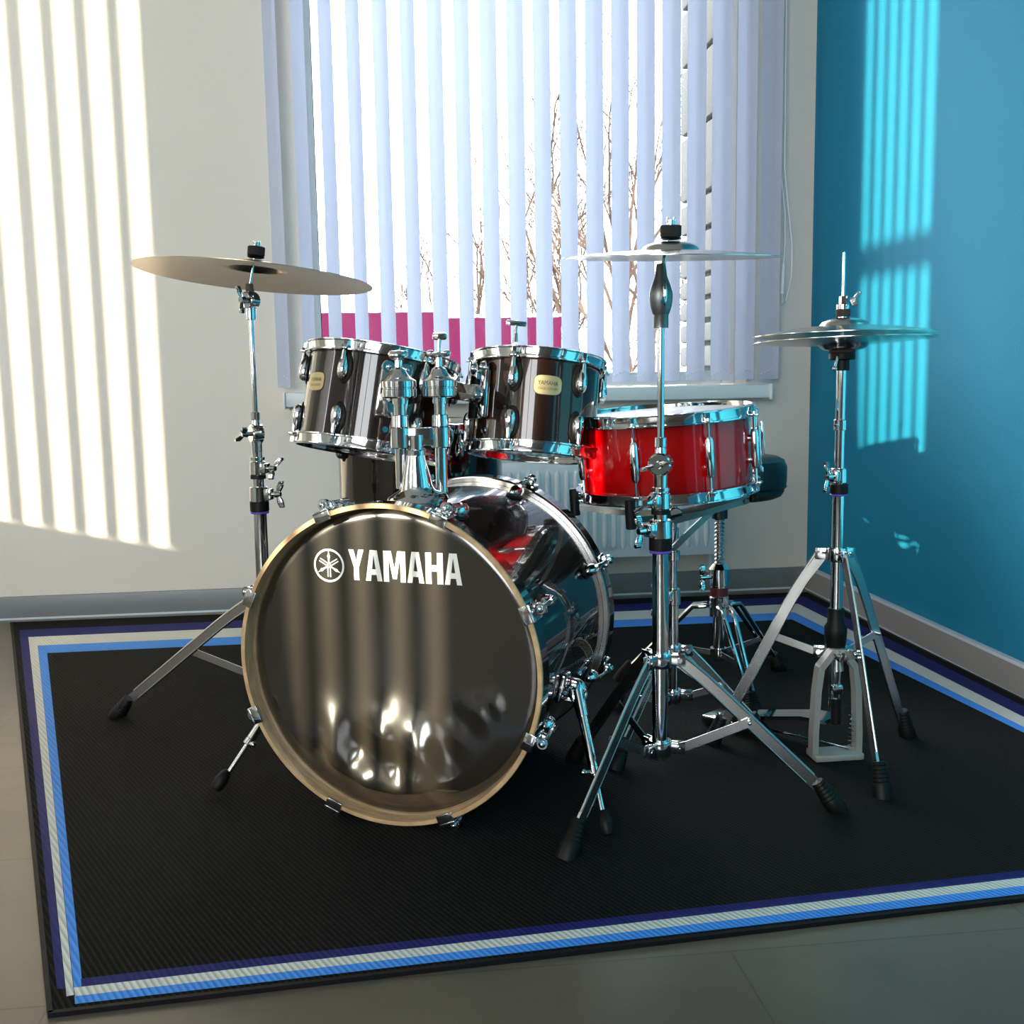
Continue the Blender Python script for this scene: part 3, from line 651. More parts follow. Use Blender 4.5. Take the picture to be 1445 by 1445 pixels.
# spurs
def spur(ang, zl, tip, sgn):
    d = bdir(ang); tg = V((0, 0, 1)).cross(d); R3 = rot_to((0, 0, 1), tg)
    mb = MB(BF); mb.rbox(d * .284 + V((0, 0, zl)), (.055, .012, .038), R3, bev=.004); mb.rbox(d * .297 + tg * .012 + V((0, 0, zl)), (.020, .030, .022), R3, bev=.004)
    mb.rbox(d * .297 - tg * .016 + V((0, 0, zl)), (.012, .026, .030), R3, bev=.004)
    bk = obj('spur_bracket', mb, 'chrome', T)
    pv = BF @ (d * .312 + V((0, 0, zl))); tip = V(tip); dr = (tip - pv).normalized(); Lh = (tip - pv).length
    mb = MB(); mb.ell(pv, (.010, .020, .026), rot_to(dr, (0, 0, 1)), 16, 12); mb.cyl(pv, pv + dr * Lh * .18, .0135, .0105, 18); mb.cyl(pv + dr * Lh * .15, pv + dr * Lh * .52, .0088, seg=18, bev=.001)
    mb.cyl(pv + dr * Lh * .52, pv + dr * Lh * .57, .0096, seg=16, bev=.001); sd = dr.cross(V((0, 0, 1))).normalized(); mb.cyl(pv + dr * Lh * .545 + sd * .004 * sgn, pv + dr * Lh * .545 + sd * .019 * sgn, .004, seg=10); mb.ell(pv + dr * Lh * .545 + sd * .020 * sgn, .0062, seg=10, rings=8)
    mb.cyl(pv + dr * Lh * .5, tip - dr * .03, .0048, seg=14)
    sp_ = obj('spur', mb, 'chrome', T)
    mb = MB(); mb.lathe([(1e-5, 0), (.0085, 0), (.0125, .008), (.0135, .022), (.010, .036), (.0065, .042), (1e-5, .044)], tip - dr * .006 + V((0, 0, .006)), -dr, 20); mb.clampz(ZF); obj('rubber_tip', mb, 'rubber', sp_)
spur(103, -.175, (.362, 1.742, ZF), 1); spur(-108, -.175, (-.352, 2.062, ZF), -1)

# ------------------------------------------------------------------ tom holder
HCn = V((.058, 2.02, .5735))
T = thing('tom_holder', 'chrome double tom holder with flared base standing on top of the bass drum', 'drum hardware', loc=HCn)
mb = MB(); prof = [(1e-5, .003), (.056, .000), (.0575, .006), (.054, .012), (.044, .017), (.034, .023), (.029, .032), (.027, .045), (.0225, .066), (.019, .080), (.0175, .088), (1e-5, .089)]
mb.lathe(prof, HCn, (-.03, -.06, 1), 48); obj('base', mb, 'chrome', T)
mb = MB(); mb.cyl(HCn + V((0, 0, .07)), HCn + V((0, 0, .125)), .0125, seg=24); mb.cyl(HCn + V((0, 0, .085)), HCn + V((0, 0, .098)), .018, seg=24, bev=.002); obj('stem', mb, 'chrome', T)
mb = MB(); LT, RTb = V((.029, 2.035, 0)), V((.104, 2.035, 0))
for p in (LT, RTb): mb.cyl((p.x, p.y, .673), (p.x, p.y, .713), .0185, seg=28, bev=.002)
mb.rbox((.0665, 2.035, .694), (.060, .022, .036), bev=.003); mb.cyl((.0665, 2.035, .70), (.0665, 2.06, .70), .006, seg=12)
obj('clamp_block', mb, 'chrome', T)
for p, zb_, zt_, nm in ((LT, .597, .783, 0), (RTb, .588, .783, 1)):
    mb = MB(); mb.cyl((p.x, p.y, zb_), (p.x, p.y, .762), .0112, seg=24, bev=.001); mb.cyl((p.x, p.y, .713), (p.x, p.y, .735), .0165, .0155, 24, bev=.001); obj('post', mb, 'chrome', T)
    mb = MB(); mb.lathe([(1e-5, .756), (.0135, .756), (.0135, .766), (.0300, .7675), (.0325, .770), (.0325, .7835), (.0305, .7845), (.0305, .7865), (.0325, .7875), (.0325, .7985), (.0300, .801), (.0240, .804), (.0170, .811), (.0125, .820), (.0075, .824), (.0060, .842), (1e-5, .842)], (p.x, p.y, 0), (0, 0, 1), 36); hs = obj('ball_clamp', mb, 'chrome', T, sharp=22)
    mb = MB(); mb.ell((p.x, p.y, .846), (.0225, .016, .0055) if nm else (.0180, .013, .0095), seg=20, rings=12); [mb.ell((p.x + q_ * (.015 if nm else .011), p.y, .849), (.008, .005, .006), seg=10, rings=8) for q_ in (-1, 1)]
    if nm: mb.cyl((p.x, p.y, .85), (p.x + .002, p.y, .876), .0045, seg=12); mb.rbox((p.x + .003, p.y, .880), (.028, .012, .014), bev=.005)
    obj('wing_nut', mb, 'chrome', hs)
# toms -------------------------------------------------------------
RF = frame((.3104, 2.2145, .7377), (.1105, .1493, 1)); LF = frame((-.0152, 2.3447, .7473), (.1756, .1299, 1))
T2 = thing('rack_tom', 'smaller black rack tom right of the chrome holder, with a drum key on its rim', 'drum', F=RF)
drum(T2, RF, .127, .208, [-28, 32, 92, 152, 212, 272], 'tear', 'shell', 'clear_head', 'clear_head'); badge(T2, RF, .127, 2, .030)
T3 = thing('rack_tom', 'larger black rack tom left of the chrome holder', 'drum', F=LF)
drum(T3, LF, .1525, .218, [-87, -27, 33, 93, 153, 213], 'tear', 'shell', 'clear_head', 'clear_head'); badge(T3, LF, .1525, -56, .020)
def bracket(Tt, F, rs, a, z, ball):
    d = adir(a); tg = d.cross(V((0, 0, 1))); R3 = rot_to((0, 0, 1), tg); mb = MB(F)
    mb.rbox(d * (rs + .007) + V((0, 0, z)), (.066, .014, .100), R3, bev=.006)
    for s_ in (-1, 1): mb.cyl(d * (rs + .004) + tg * s_ * .018 + V((0, 0, z + .052)), d * (rs + .014) + tg * s_ * .018 + V((0, 0, z + .052)), .014, seg=20, bev=.002); mb.ell(d * (rs + .015) + tg * s_ * .018 + V((0, 0, z + .052)), (.006, .006, .006), seg=10, rings=6)
    mb.cyl(d * (rs + .012) + V((0, 0, z)), d * (rs + .030) + V((0, 0, z)), .019, .017, 24, bev=.002)
    obj('mount_bracket', mb, 'chrome', Tt)
    return F @ (d * (rs + .030) + V((0, 0, z)))
eR = bracket(T2, RF, .127, -66, .010, None); eL = bracket(T3, LF, .1525, 12, .010, None)
for p, e in ((LT, eL), (RTb, eR)):
    s0 = V((p.x, p.y, .786)); dr = (e - s0).normalized(); mb = MB(); mb.cyl(s0 + dr * .018, e - dr * .002, .0195 if e is eR else .0165, seg=6)
    mb.cyl(s0 + dr * .020, s0 + dr * .032, .0195, seg=24, bev=.001); obj('arm', mb, 'chrome', T)
# memory lock studs on the toms' air vents
for Tt, F, rs, a in ((T2, RF, .127, -58), (T3, LF, .1525, 10)):
    mb = MB(F); d = adir(a); mb.cyl(d * (rs - .001) + V((0, 0, -.062)), d * (rs + .004) + V((0, 0, -.062)), .0075, .006, 16); obj('air_vent', mb, 'chrome', Tt)
# drum key on the right tom
kd = RF @ (adir(-28) * .1405 + V((0, 0, .107))); up = RF.col[2].xyz
T = thing('drum_key', 'small chrome T-shaped drum key standing on a tension rod of the smaller rack tom', 'drum key', loc=kd)
mb = MB(); mb.cyl(kd, kd + up * .018, .0062, .0050, 14); mb.cyl(kd + up * .015, kd + up * .034, .0035, seg=12); obj('socket', mb, 'chrome', T)
mb = MB(); mb.rbox(kd + up * .038, (.040, .007, .010), rot_to(up, (1, 0, -.07)), bev=.002); obj('handle', mb, 'chrome', T)

# ------------------------------------------------------------------ floor tom
FTc = V((.087, 2.70, .475)); FF = frame(FTc, (0, 0, 1))
T = thing('floor_tom', 'large black floor tom standing behind the larger rack tom and the bass drum', 'drum', F=FF)
drum(T, FF, .2032, .44, [-112, -67, 23, 68, 113, 158, -157], 'tear', 'shell', 'clear_head', 'clear_head')
for a in (-90, 30, 150):
    d = adir(a); mb = MB(FF); R3 = rot_to((0, 0, 1), d.cross(V((0, 0, 1))))
    mb.tube([d * .222 + V((0, 0, .02)), d * .222 + V((0, 0, -.37)), d * .236 + V((0, 0, -.42)), d * .238 + V((0, 0, -.447))], .0048, 10); lg = obj('leg', mb, 'chrome', T)
    mb = MB(FF); mb.rbox(d * .214 + V((0, 0, -.07)), (.034, .026, .05), R3, bev=.004); obj('leg_bracket', mb, 'chrome', lg)
    mb = MB(FF); mb.lathe([(1e-5, 0), (.017, 0), (.017, .016), (.008, .034), (1e-5, .035)], d * .238 + V((0, 0, -.475 + ZF)), (0, 0, 1), 18); obj('rubber_foot', mb, 'rubber', lg)

# ------------------------------------------------------------------ snare drum
SF = frame((.5762, 2.1838, .6437), (-.0628, -.011, 1))
T = thing('snare_drum', 'red lacquered snare drum with white head and chrome hoops on its stand', 'drum', F=SF)
drum(T, SF, .1755, .178, [-77, -33, 12, 57, 102, 147, 192, 237], 'tube', 'red', 'white_head', 'clear_head')
mb = MB(SF); d = adir(84); tg = d.cross(V((0, 0, 1))); R3 = rot_to((0, 0, 1), tg)
mb.rbox(d * .184 + V((0, 0, .0)), (.030, .010, .070), R3, bev=.003); mb.rbox(d * .193 + V((0, 0, -.005)), (.014, .012, .085), R3, bev=.003); mb.rbox(d * .203 + V((0, 0, .012)), (.012, .006, .070), R3, bev=.002)
mb.cyl(d * .19 + V((0, 0, .035)), d * .19 + V((0, 0, .070)), .0035, seg=10); mb.cyl(d * .19 + V((0, 0, .058)), d * .19 + V((0, 0, .074)), .007, seg=14, bev=.001); mb.rbox(d * .190 + V((0, 0, -.052)), (.034, .018, .014), R3, bev=.003); mb.cyl(d * .186 - tg * .018 + V((0, 0, -.052)), d * .186 + tg * .022 + V((0, 0, -.052)), .005, seg=12)
obj('strainer', mb, 'chrome', T)
mb = MB(SF)
for k in range(12): y = -.022 + .004 * k; mb.tube([(-.155, y, -.0845), (.155, y, -.0845)], .0010, 5)
for x in (-.158, .158): mb.rbox((x, 0, -.0845), (.010, .054, .002), bev=.0005)
obj('snare_wires', mb, 'satin', T)

# ================================================================== STANDS
def rubber_foot(parent, a, dr, s_=1.0, ln=.068):
    dr = V(dr).normalized(); mb = MB(); pr = [(1e-5, -.002), (.0185, -.001), (.0192, .010), (.0178, .026)]
    for k in range(5): z = .030 + k * (ln - .030) / 5; r = .0170 - .0009 * k; pr += [(r, z), (r - .0012, z + .003), (r - .0003, z + .005)]
    pr += [(.0125, ln), (.0110, ln + .003), (1e-5, ln + .003)]
    mb.lathe([(r * s_, z) for r, z in pr], V(a) - dr * .016, dr, 20); mb.clampz(ZF); return obj('rubber_foot', mb, 'rubber', parent)
def tripod(T, c, zc, zb, feet, knee=(.20, .84), wd=.021, rt=.0155, m='satin', mid=.34, fs=1.0):
    """clamp rings, legs with a bent shoulder, and braces from a lower ring; feet = floor points"""
    c = V(c)
    for z, nm in ((zc, 'leg_collar'), (zb, 'brace_collar')):
        mb = MB(); mb.lathe([(rt, -.014), (rt + .005, -.014), (rt + .006, -.012), (rt + .006, .012), (rt + .005, .014), (rt, .014)], (c.x, c.y, z), (0, 0, 1), 32, closed=True)
        for f in feet:
            d = (V((f[0], f[1], 0)) - V((c.x, c.y, 0))).normalized(); sd = d.cross(V((0, 0, 1)))
            for q_ in (-1, 1): mb.rbox(V((c.x, c.y, z)) + d * (rt + .017) + sd * q_ * .0060, (.026, .003, .022), rot_to((0, 0, 1), d), bev=.001)
            mb.cyl(V((c.x, c.y, z)) + d * (rt + .020) - sd * .0095, V((c.x, c.y, z)) + d * (rt + .020) + sd * .0095, .005, seg=12)
        obj(nm, mb, 'chrome', T)
    for f in feet:
        f = V((f[0], f[1], ZF)); d = V((f.x - c.x, f.y - c.y, 0)); Lr = d.length; d.normalize(); sd = d.cross(V((0, 0, 1)))
        top = V((c.x, c.y, zc)) + d * (rt + .020); tip = f + V((0, 0, .030)) - d * .015
        kn = V((c.x, c.y, 0)) + d * (rt + .020 + (Lr - rt - .03) * knee[0]) + V((0, 0, zc * knee[1]))
        k0 = kn + (top - kn) * .22; k1 = kn + (tip - kn) * .06
        b1 = tip + (kn - tip) * .14; e2 = f + V((0, 0, .052)) - d * .018
        mb = MB(); mb.bar([top - d * .006, k0, k1, b1, tip], wd, .0052, sd)
        # rolled edges give the strap its channel section
        for q_ in (-1, 1):
            pp = [top, k0, k1, b1]; ns = [(pp[min(i + 1, 3)] - pp[max(i - 1, 0)]).normalized().cross(sd) for i in range(4)]; mb.tube([p + n_ * q_ * wd * .47 for p, n_ in zip(pp, ns)], .0032, 8)
        lg = obj('leg', mb, m, T)
        dr = ((kn - tip).normalized() + V((0, 0, .35))).normalized(); rubber_foot(lg, V((f.x, f.y, ZF + .008)), dr, fs)
        mp = kn + (tip - kn) * mid
        mb = MB(); lo = V((c.x, c.y, zb)) + d * (rt + .020); up_ = mp + sd * .0045
        mb.bar([lo, lo + (up_ - lo) * .12 + V((0, 0, -.002)), up_], wd * .82, .0030, sd)
        for q_ in (lo, up_): mb.cyl(q_ - sd * .006, q_ + sd * .006, .0050, seg=12); mb.ell(q_ + sd * .006, .0042, seg=8, rings=6)
        obj('brace', mb, m, T)
CLM = 'chrome'
def sleeve(T, c, z, r=.0165, s_=1.0, ln=.026):
    mb = MB(); mb.cyl((c.x, c.y, z - ln * .55), (c.x, c.y, z + ln * .35), r + .0045, seg=28, bev=.001); mb.cyl((c.x, c.y, z - ln * .75), (c.x, c.y, z - ln * .55), r + .004, seg=28, mi=1, bev=.0015); return obj('nylon_bushing', mb, ['rubber', 'purple'], T)
def collar(T, c, z, h, r, wdir, size=.021, wside=(0, 0, 1)):
    mb = MB(); mb.cyl((c.x, c.y, z - h / 2), (c.x, c.y, z + h / 2), r, r * .97, 28, bev=.0015); wd_ = V(wdir).normalized()
    mb.rbox(V((c.x, c.y, z)) + wd_ * (r + .002), (h * .55, .022, h * .75), rot_to((0, 0, 1), wd_), bev=.003)
    cl = obj('height_clamp', mb, CLM, T)
    mb = MB(); mb.cyl(V((c.x, c.y, z)) + wd_ * r, V((c.x, c.y, z)) + wd_ * (r + .022), .0042, seg=12); wing(mb, V((c.x, c.y, z)) + wd_ * (r + .024), wd_, wside, size); obj('wing_nut', mb, 'chrome', cl); return cl
def tilter(T, c, z, face, rd=.021, wsp=(1, 0, .25), dark=False):
    face = V(face).normalized(); m_ = 'dark_metal' if dark else 'chrome'; mb = MB(); o = V((c.x, c.y, z))
    mb.cyl(o - face * .013, o + face * .013, rd, seg=32, bev=.003)
    for k in range(20): a = 2 * PI * k / 20; x = face.orthogonal().normalized(); y = face.cross(x); mb.box(o + (x * math.cos(a) + y * math.sin(a)) * rd * .97, (.002, .004, .022), rot_to(face, x * math.cos(a) + y * math.sin(a)))
    mb.cyl(o + V((0, 0, -.042)), o + V((0, 0, -.010)), .0115, .0125, 20, bev=.001); mb.cyl(o + V((0, 0, .012)), o + V((0, 0, .036)), .0110, .0085, 20, bev=.001)
    tl = obj('tilter', mb, m_, T); mb = MB(); mb.cyl(o + face * .012, o + face * .024, .005, seg=12); wing(mb, o + face * .026, face, wsp, .021); obj('wing_nut', mb, 'chrome', tl); return tl
def cymbal_stand(label, c, feet, zc, zb, ztube, zmid, zt1, zt2, zcym, n_c, faces, wingdirs, dark2=False, zcap=None):
    T = thing('cymbal_stand', label, 'stand', loc=(c.x, c.y, ZF))
    tripod(T, c, zc, zb, feet)
    mb = MB(); mb.cyl((c.x, c.y, zb - .022), (c.x, c.y, ztube), .0150, seg=32, bev=.001); obj('base_tube', mb, 'chrome', T)
    sleeve(T, c, ztube + .004); collar(T, c, ztube + .028, .034, .0205, wingdirs[0])
    mb = MB(); mb.cyl((c.x, c.y, ztube), (c.x, c.y, zmid), .0125, seg=28); obj('middle_tube', mb, 'chrome', T)
    mb = MB(); mb.cyl((c.x, c.y, zmid - .012), (c.x, c.y, zmid - .004), .0170, seg=24); obj('nylon_ring', mb, 'rubber', T)
    collar(T, c, zmid + .012, .030, .0175, wingdirs[1], wside=(1, 0, .6))
    mb = MB(); mb.cyl((c.x, c.y, zmid + .02), (c.x, c.y, zt1 - .03), .0110, seg=24); mb.cyl((c.x, c.y, zmid + .03), (c.x, c.y, zmid + .036), .0165, seg=24); obj('upper_tube', mb, 'chrome', T)
    tilter(T, c, zt1, faces[0]); mb = MB(); mb.cyl((c.x, c.y, zt1 + .02), (c.x, c.y, zt2 - .03), .0062, seg=18); mb.cyl((c.x, c.y, zt1 + .030), (c.x, c.y, zt1 + .048), .0105, seg=18, bev=.001); obj('rod', mb, 'chrome', T)
    if dark2:
        mb = MB(); mb.lathe([(1e-5, -.055), (.0135, -.055), (.0135, -.032), (.0150, -.030), (.0190, -.018), (.0210, -.004), (.0205, .006), (.0165, .020), (.0110, .034), (.0095, .046), (.0080, .056), (1e-5, .056)], (c.x, c.y, zt2), (0, 0, 1), 32)
        for v in mb.bm.verts: v.co.y = c.y + (v.co.y - c.y) * .8
        tl = obj('tilter', mb, 'grey_metal', T, label='dark grey teardrop tilter'); mb = MB(); mb.ell((c.x + .002, c.y - .020, zt2 + .002), (.0045, .006, .020), seg=12, rings=10); mb.cyl((c.x, c.y - .014, zt2 - .008), (c.x, c.y - .024, zt2 - .008), .0055, seg=14); obj('wing_nut', mb, 'chrome', tl)
    else: tilter(T, c, zt2, faces[1], .019, (0, .3, 1), False)
    s0 = V((c.x, c.y, zt2 + .03)); e = V(zcym); mb = MB(); mb.cyl(s0, e + V(n_c).normalized() * .062, .0038, seg=12); 
    nn = V(n_c).normalized(); mb.cyl(e + nn * .050, e + nn * .062, .0075, .0065, 14); [mb.ell(e + nn * .062 + V((q_, 0, 0)), (.0022, .0035, .006), seg=8, rings=6) for q_ in (-.006, .006)]; obj('cymbal_rod', mb, 'chrome', T)
    mb = MB(); mb.cyl(e + nn * .0335, e + nn * .0530, .0185, seg=28, bev=.001); obj('cymbal_felt', mb, 'felt', T)
    mb = MB(); mb.lathe([(.004, .0325), (.017, .0325), (.019, .0310), (.014, .0285), (.004, .0275)], e, nn, 24, closed=True); obj('cymbal_washer', mb, 'rubber', T)
    return T
def cymbal(name, label, F, r, mt, bell=.062, bh=.022, bow=.020, flip=1, grp=None):
    T = thing(name, label, 'cymbal', F=F, group=grp); prof = []
    zt = bow + bh
    for k in range(9): t = k / 8; rr = .006 + (bell - .006) * t; prof.append((rr, bow + bh * (1 - t * t) ** .55 if t < 1 else bow))
    for k in range(1, 15): t = k / 14; rr = bell + (r - bell) * t; prof.append((rr, bow * (1 - t ** 1.5)))
    th = .0011; low = [(rr, z - th) for rr, z in prof][::-1]
    mb = MB(F); mb.lathe([(rr, flip * z) for rr, z in prof + low], seg=128, closed=True); mb2 = obj('plate', mb, mt, T, sharp=50); return T

# left stand and its cymbal
cL = V((-.285, 2.44, 0)); zL = lambda y, x=360: zat(x, y, 2.44)
NL = V((.0978, .0469, 1)).normalized(); CL = V((-.2693, 2.431, 1.024))
FLt = [(-.655, 2.615), (-.17, 2.72), (-.215, 2.10)]
def circ3(c, f0, R_, off=0):
    a0 = math.atan2(f0[1] - c.y, f0[0] - c.x); return [(c.x + R_ * math.cos(a0 + 2 * PI * k / 3 + off), c.y + R_ * math.sin(a0 + 2 * PI * k / 3 + off)) for k in range(3)]
cL = V((-.345, 2.44, 0)); cL.x = at(361, 600, 2.44).x
FLt = [(-.655, 2.600), (-.20, 2.76), (-.155, 2.17)]
cymbal_stand('chrome cymbal stand behind the left side of the bass drum', cL, FLt, .305, .135, zL(715), zL(668), zL(612), zL(424), CL + NL * .012, NL, ((-.9, -.45, 0), (-.5, -.85, 0)), ((1, -.35, 0), (.9, -.6, 0)))
cymbal('ride_cymbal', 'large tilted bronze cymbal on the left stand, dull underside showing', frame(CL, NL), .254, 'bronze', .058, .018, .018)
# right stand
cR = V((.497, 1.885, 0)); zR = lambda y: zat(933, y, 1.885)
NR_ = V((.0026, -.0719, 1)).normalized(); CRm = V((.507, 1.891, 1.0066))
FRt_ = [(.285, 1.70), (.797, 1.812), (.372, 2.133)]
cR = V((.489, 1.885, 0))
cymbal_stand('chrome cymbal stand in front of the red snare drum', cR, FRt_, .285, .118, zR(768), zR(716), zR(655), zR(418), CRm + NR_ * .002, NR_, ((-.45, -.9, 0), (.35, -.95, 0)), ((-1, -.5, 0), (-.75, -.66, 0)), dark2=True)
cymbal('crash_cymbal', 'nearly level polished cymbal on the right stand in front of the blinds', frame(CRm, NR_), .190, 'bronze_pale', .052, .016, .012)

# ------------------------------------------------------------------ hi-hat
cH = V((.9125, 2.088, 0)); zH = lambda y, x=1183: zat(x, y, 2.088)
T = thing('hi_hat_stand', 'chrome hi-hat stand with pedal beside the blue wall', 'stand', loc=(cH.x, cH.y, ZF))
tripod(T, cH, zH(782), zH(920), [(.9115, 1.862), (1.116, 2.168), (.688, 2.196)], knee=(.25, .80), rt=.0135, wd=.019, mid=.30)
mb = MB(); mb.cyl((cH.x, cH.y, .11), (cH.x, cH.y, zH(695)), .0125, seg=28); obj('base_tube', mb, 'chrome', T)
mb = MB(); mb.cyl((cH.x, cH.y, zH(700)), (cH.x, cH.y, zH(505)), .0100, seg=28); mb.cyl((cH.x, cH.y, zH(607)), (cH.x, cH.y, zH(592)), .0130, seg=24, bev=.001); mb.cyl((cH.x - .006, cH.y - .008, zH(600)), (cH.x - .018, cH.y - .016, zH(600)), .003, seg=8); obj('upper_tube', mb, 'chrome', T)
sleeve(T, cH, zH(688), r=.0135, ln=.022); collar(T, cH, zH(671), .030, .0170, (-.8, -.6, 0), .022)
mb = MB(); mb.cyl((cH.x, cH.y, zH(486)), (cH.x, cH.y, zH(356, 1194)), .0032, seg=12); obj('pull_rod', mb, 'chrome', T)
mb = MB(); mb.lathe([(1e-5, zH(858)), (.0165, zH(858)), (.0175, zH(878)), (.0230, zH(884)), (.0230, zH(893)), (.0215, zH(908)), (.018, zH(917)), (1e-5, zH(917))], (cH.x, cH.y, 0), (0, 0, 1), 32); obj('spring_housing', mb, 'rubber', T, label='black plastic housing')
mb = MB(); mb.cyl((cH.x, cH.y, zH(523)), (cH.x, cH.y, zH(506)), .0155, .0145, 24, bev=.001); mb.cyl((cH.x, cH.y, zH(508)), (cH.x, cH.y, zH(497)), .0255, .0255, 28, bev=.002); mb.cyl((cH.x, cH.y, zH(498)), (cH.x, cH.y, zH(490)), .026, .024, 28, mi=1, bev=.002); obj('cymbal_seat', mb, ['rubber', 'brown_felt'], T)
mb = MB(); o = V((cH.x - .016, cH.y - .016, zH(503))); mb.cyl(o, o + V((-.006, -.004, -.022)), .0028, seg=10); mb.ell(o + V((-.007, -.004, -.024)), .005, seg=10, rings=8); obj('seat_screw', mb, 'chrome', T)
cl_t = MB(); cl_t.cyl((cH.x, cH.y, zH(452)), (cH.x, cH.y, zH(432)), .0085, seg=20, bev=.001); cl_t.cyl((cH.x, cH.y, zH(437)), (cH.x, cH.y, zH(430)), .013, seg=20); cl_t.cyl((cH.x, cH.y, zH(432)), (cH.x, cH.y, zH(418)), .0085, seg=6)
wing(cl_t, (cH.x + .018, cH.y - .008, zH(424)), (.6, -.6, .3), (.75, .2, .6), .018); clo = obj('clutch', cl_t, 'chrome', T)
mb = MB(); mb.cyl((cH.x, cH.y, zH(447)), (cH.x, cH.y, zH(436)), .0145, seg=24, bev=.002); obj('clutch_felt', mb, 'brown_felt', clo)
# pedal frame and footboard
mb = MB(); b = V((cH.x - .004, cH.y - .02, 0)); hw = .043
fr = [(-hw - .004, ZF + .006), (-hw - .004, .06), (-hw, .15), (-hw + .006, .200), (-.012, .232), (.012, .232), (hw - .006, .200), (hw, .15), (hw + .004, .06), (hw + .004, ZF + .006)]
for i in range(len(fr) - 1): mb.bar([b + V((fr[i][0], 0, fr[i][1])), b + V((fr[i + 1][0], 0, fr[i + 1][1]))], .013, .024, (0, 1, 0))
for x, z in fr[1:-1]: mb.cyl(b + V((x, -.0115, z)), b + V((x, .0115, z)), .0062, seg=14)
mb.rbox(b + V((0, 0, ZF + .008)), (hw * 2 + .018, .055, .014), bev=.003); mb.cyl(b + V((0, .02, .235)), (cH.x, cH.y, .255), .014, .0125, 20)
obj('pedal_frame', mb, 'cast', T)
mb = MB(); mb.cyl((cH.x, cH.y - .01, .075), (cH.x, cH.y - .01, .130), .011, seg=16, bev=.001); mb.cyl((cH.x, cH.y - .01, .12), (cH.x, cH.y - .01, .205), .0045, seg=10, mi=1); mb.rbox((cH.x, cH.y - .01, .150), (.022, .022, .020), mi=1, bev=.003); mb.cyl((cH.x, cH.y - .01, .19), (cH.x, cH.y - .01, .215), .014, .012, 18, mi=1)
obj('pull_linkage', mb, ['rubber', 'chrome'], T)
mb = MB(); fd = V((-.22, .30, 0)).normalized(); fsd = fd.cross(V((0, 0, 1))); p0 = V((cH.x, cH.y, .082)); pts = [p0, p0 + fd * .06 + V((0, 0, -.004)), p0 + fd * .27 + V((0, 0, -.052))]
mb.bar(pts, .066, .008, (0, 0, 1)); mb.rbox(p0 + fd * .285 + V((0, 0, -.063)), (.06, .07, .020), rot_to((0, 0, 1), fd), bev=.004); obj('footboard', mb, 'chrome', T)
mb = MB(); mb.tube([b + V((.03, 0, .022)), p0 + fd * .10 + V((.02, 0, -.062)), p0 + fd * .28 + V((0, 0, -.068))], .003, 8); mb.tube([b + V((.030, -.008, .030 + .012 * k / 10)) + V((.005 * math.cos(k * 2.2), .005 * math.sin(k * 2.2), .002 * k)) for k in range(24)], .0012, 5); obj('radius_rod', mb, 'chrome', T)
HT = frame((.9170, 2.090, .8755), (-.0050, .020, 1)); HBm = frame((.9160, 2.0895, .8630), (-.0110, .030, 1))
cymbal('hi_hat_cymbal', 'upper cymbal of the hi-hat pair, domed upward, beside the blue wall', HT, .178, 'bronze_pale', .050, .016, .017, 1, None)
cymbal('hi_hat_cymbal', 'lower cymbal of the hi-hat pair, turned upside down on its seat', HBm, .178, 'bronze_pale', .050, .014, .008, -1, None)

# ------------------------------------------------------------------ snare stand
cS = V((.608, 2.235, 0)); T = thing('snare_stand', 'chrome snare stand with basket arms holding the red snare drum', 'stand', loc=(cS.x, cS.y, ZF))
tripod(T, cS, .205, .105, [(.806, 2.205), (.450, 2.085), (.530, 2.480)], rt=.0125, wd=.018)
mb = MB(); mb.cyl((cS.x, cS.y, .085), (cS.x, cS.y, .335), .0118, seg=24); obj('base_tube', mb, 'chrome', T)
mb = MB(); mb.cyl((cS.x, cS.y, .33), (cS.x, cS.y, .525), .0082, seg=20); mb.cyl((cS.x, cS.y, .405), (cS.x, cS.y, .425), .0145, seg=20, bev=.001); mb.cyl((cS.x, cS.y, .45), (cS.x, cS.y, .475), .0120, seg=20, bev=.001); obj('upper_tube', mb, 'chrome', T)
collar(T, cS, .325, .036, .0160, (-.9, -.4, 0), .026)
mb = MB(); hub = V((cS.x, cS.y, .505)); mb.cyl(hub + V((0, -.02, 0)), hub + V((0, .02, 0)), .016, seg=24, bev=.002); obj('basket_hub', mb, 'chrome', T)
sn_n = SF.col[2].xyz; sc_ = SF.translation
def grip(a, lo=-.115):
    d3 = (SF.to_3x3() @ adir(a)); base = sc_ + d3 * .192 + sn_n * (-.089)
    return base, d3
for a in (-36, -112, 100):
    bs, d3 = grip(a); mid = sc_ - sn_n * .125 + d3 * .10
    mb = MB(); mb.bar([hub, mid, bs - sn_n * .022], .012, .004, d3.cross(sn_n)); ar = obj('basket_arm', mb, 'grey_metal', T)
    mb = MB(); g0 = sc_ + d3 * .199 - sn_n * .128; mb.cyl(g0, g0 + sn_n * .058, .0105, .0100, 18, bev=.0015); obj('rubber_grip', mb, 'rubber', ar)
for p0_, p1_, p2_ in ((at(952, 735, 2.2), at(1000, 722, 2.2), at(1052, 707, 2.22)), (at(950, 774, 2.2), at(972, 752, 2.2), at(1004, 722, 2.22))):
    mb = MB(); mb.bar([p0_, p1_, p2_], .013, .006, (0, 1, 0))
    for q_ in (p0_, p2_): mb.cyl(q_ + V((0, -.008, 0)), q_ + V((0, .008, 0)), .0055, seg=10)
    obj('basket_link', mb, 'grey_metal', T)

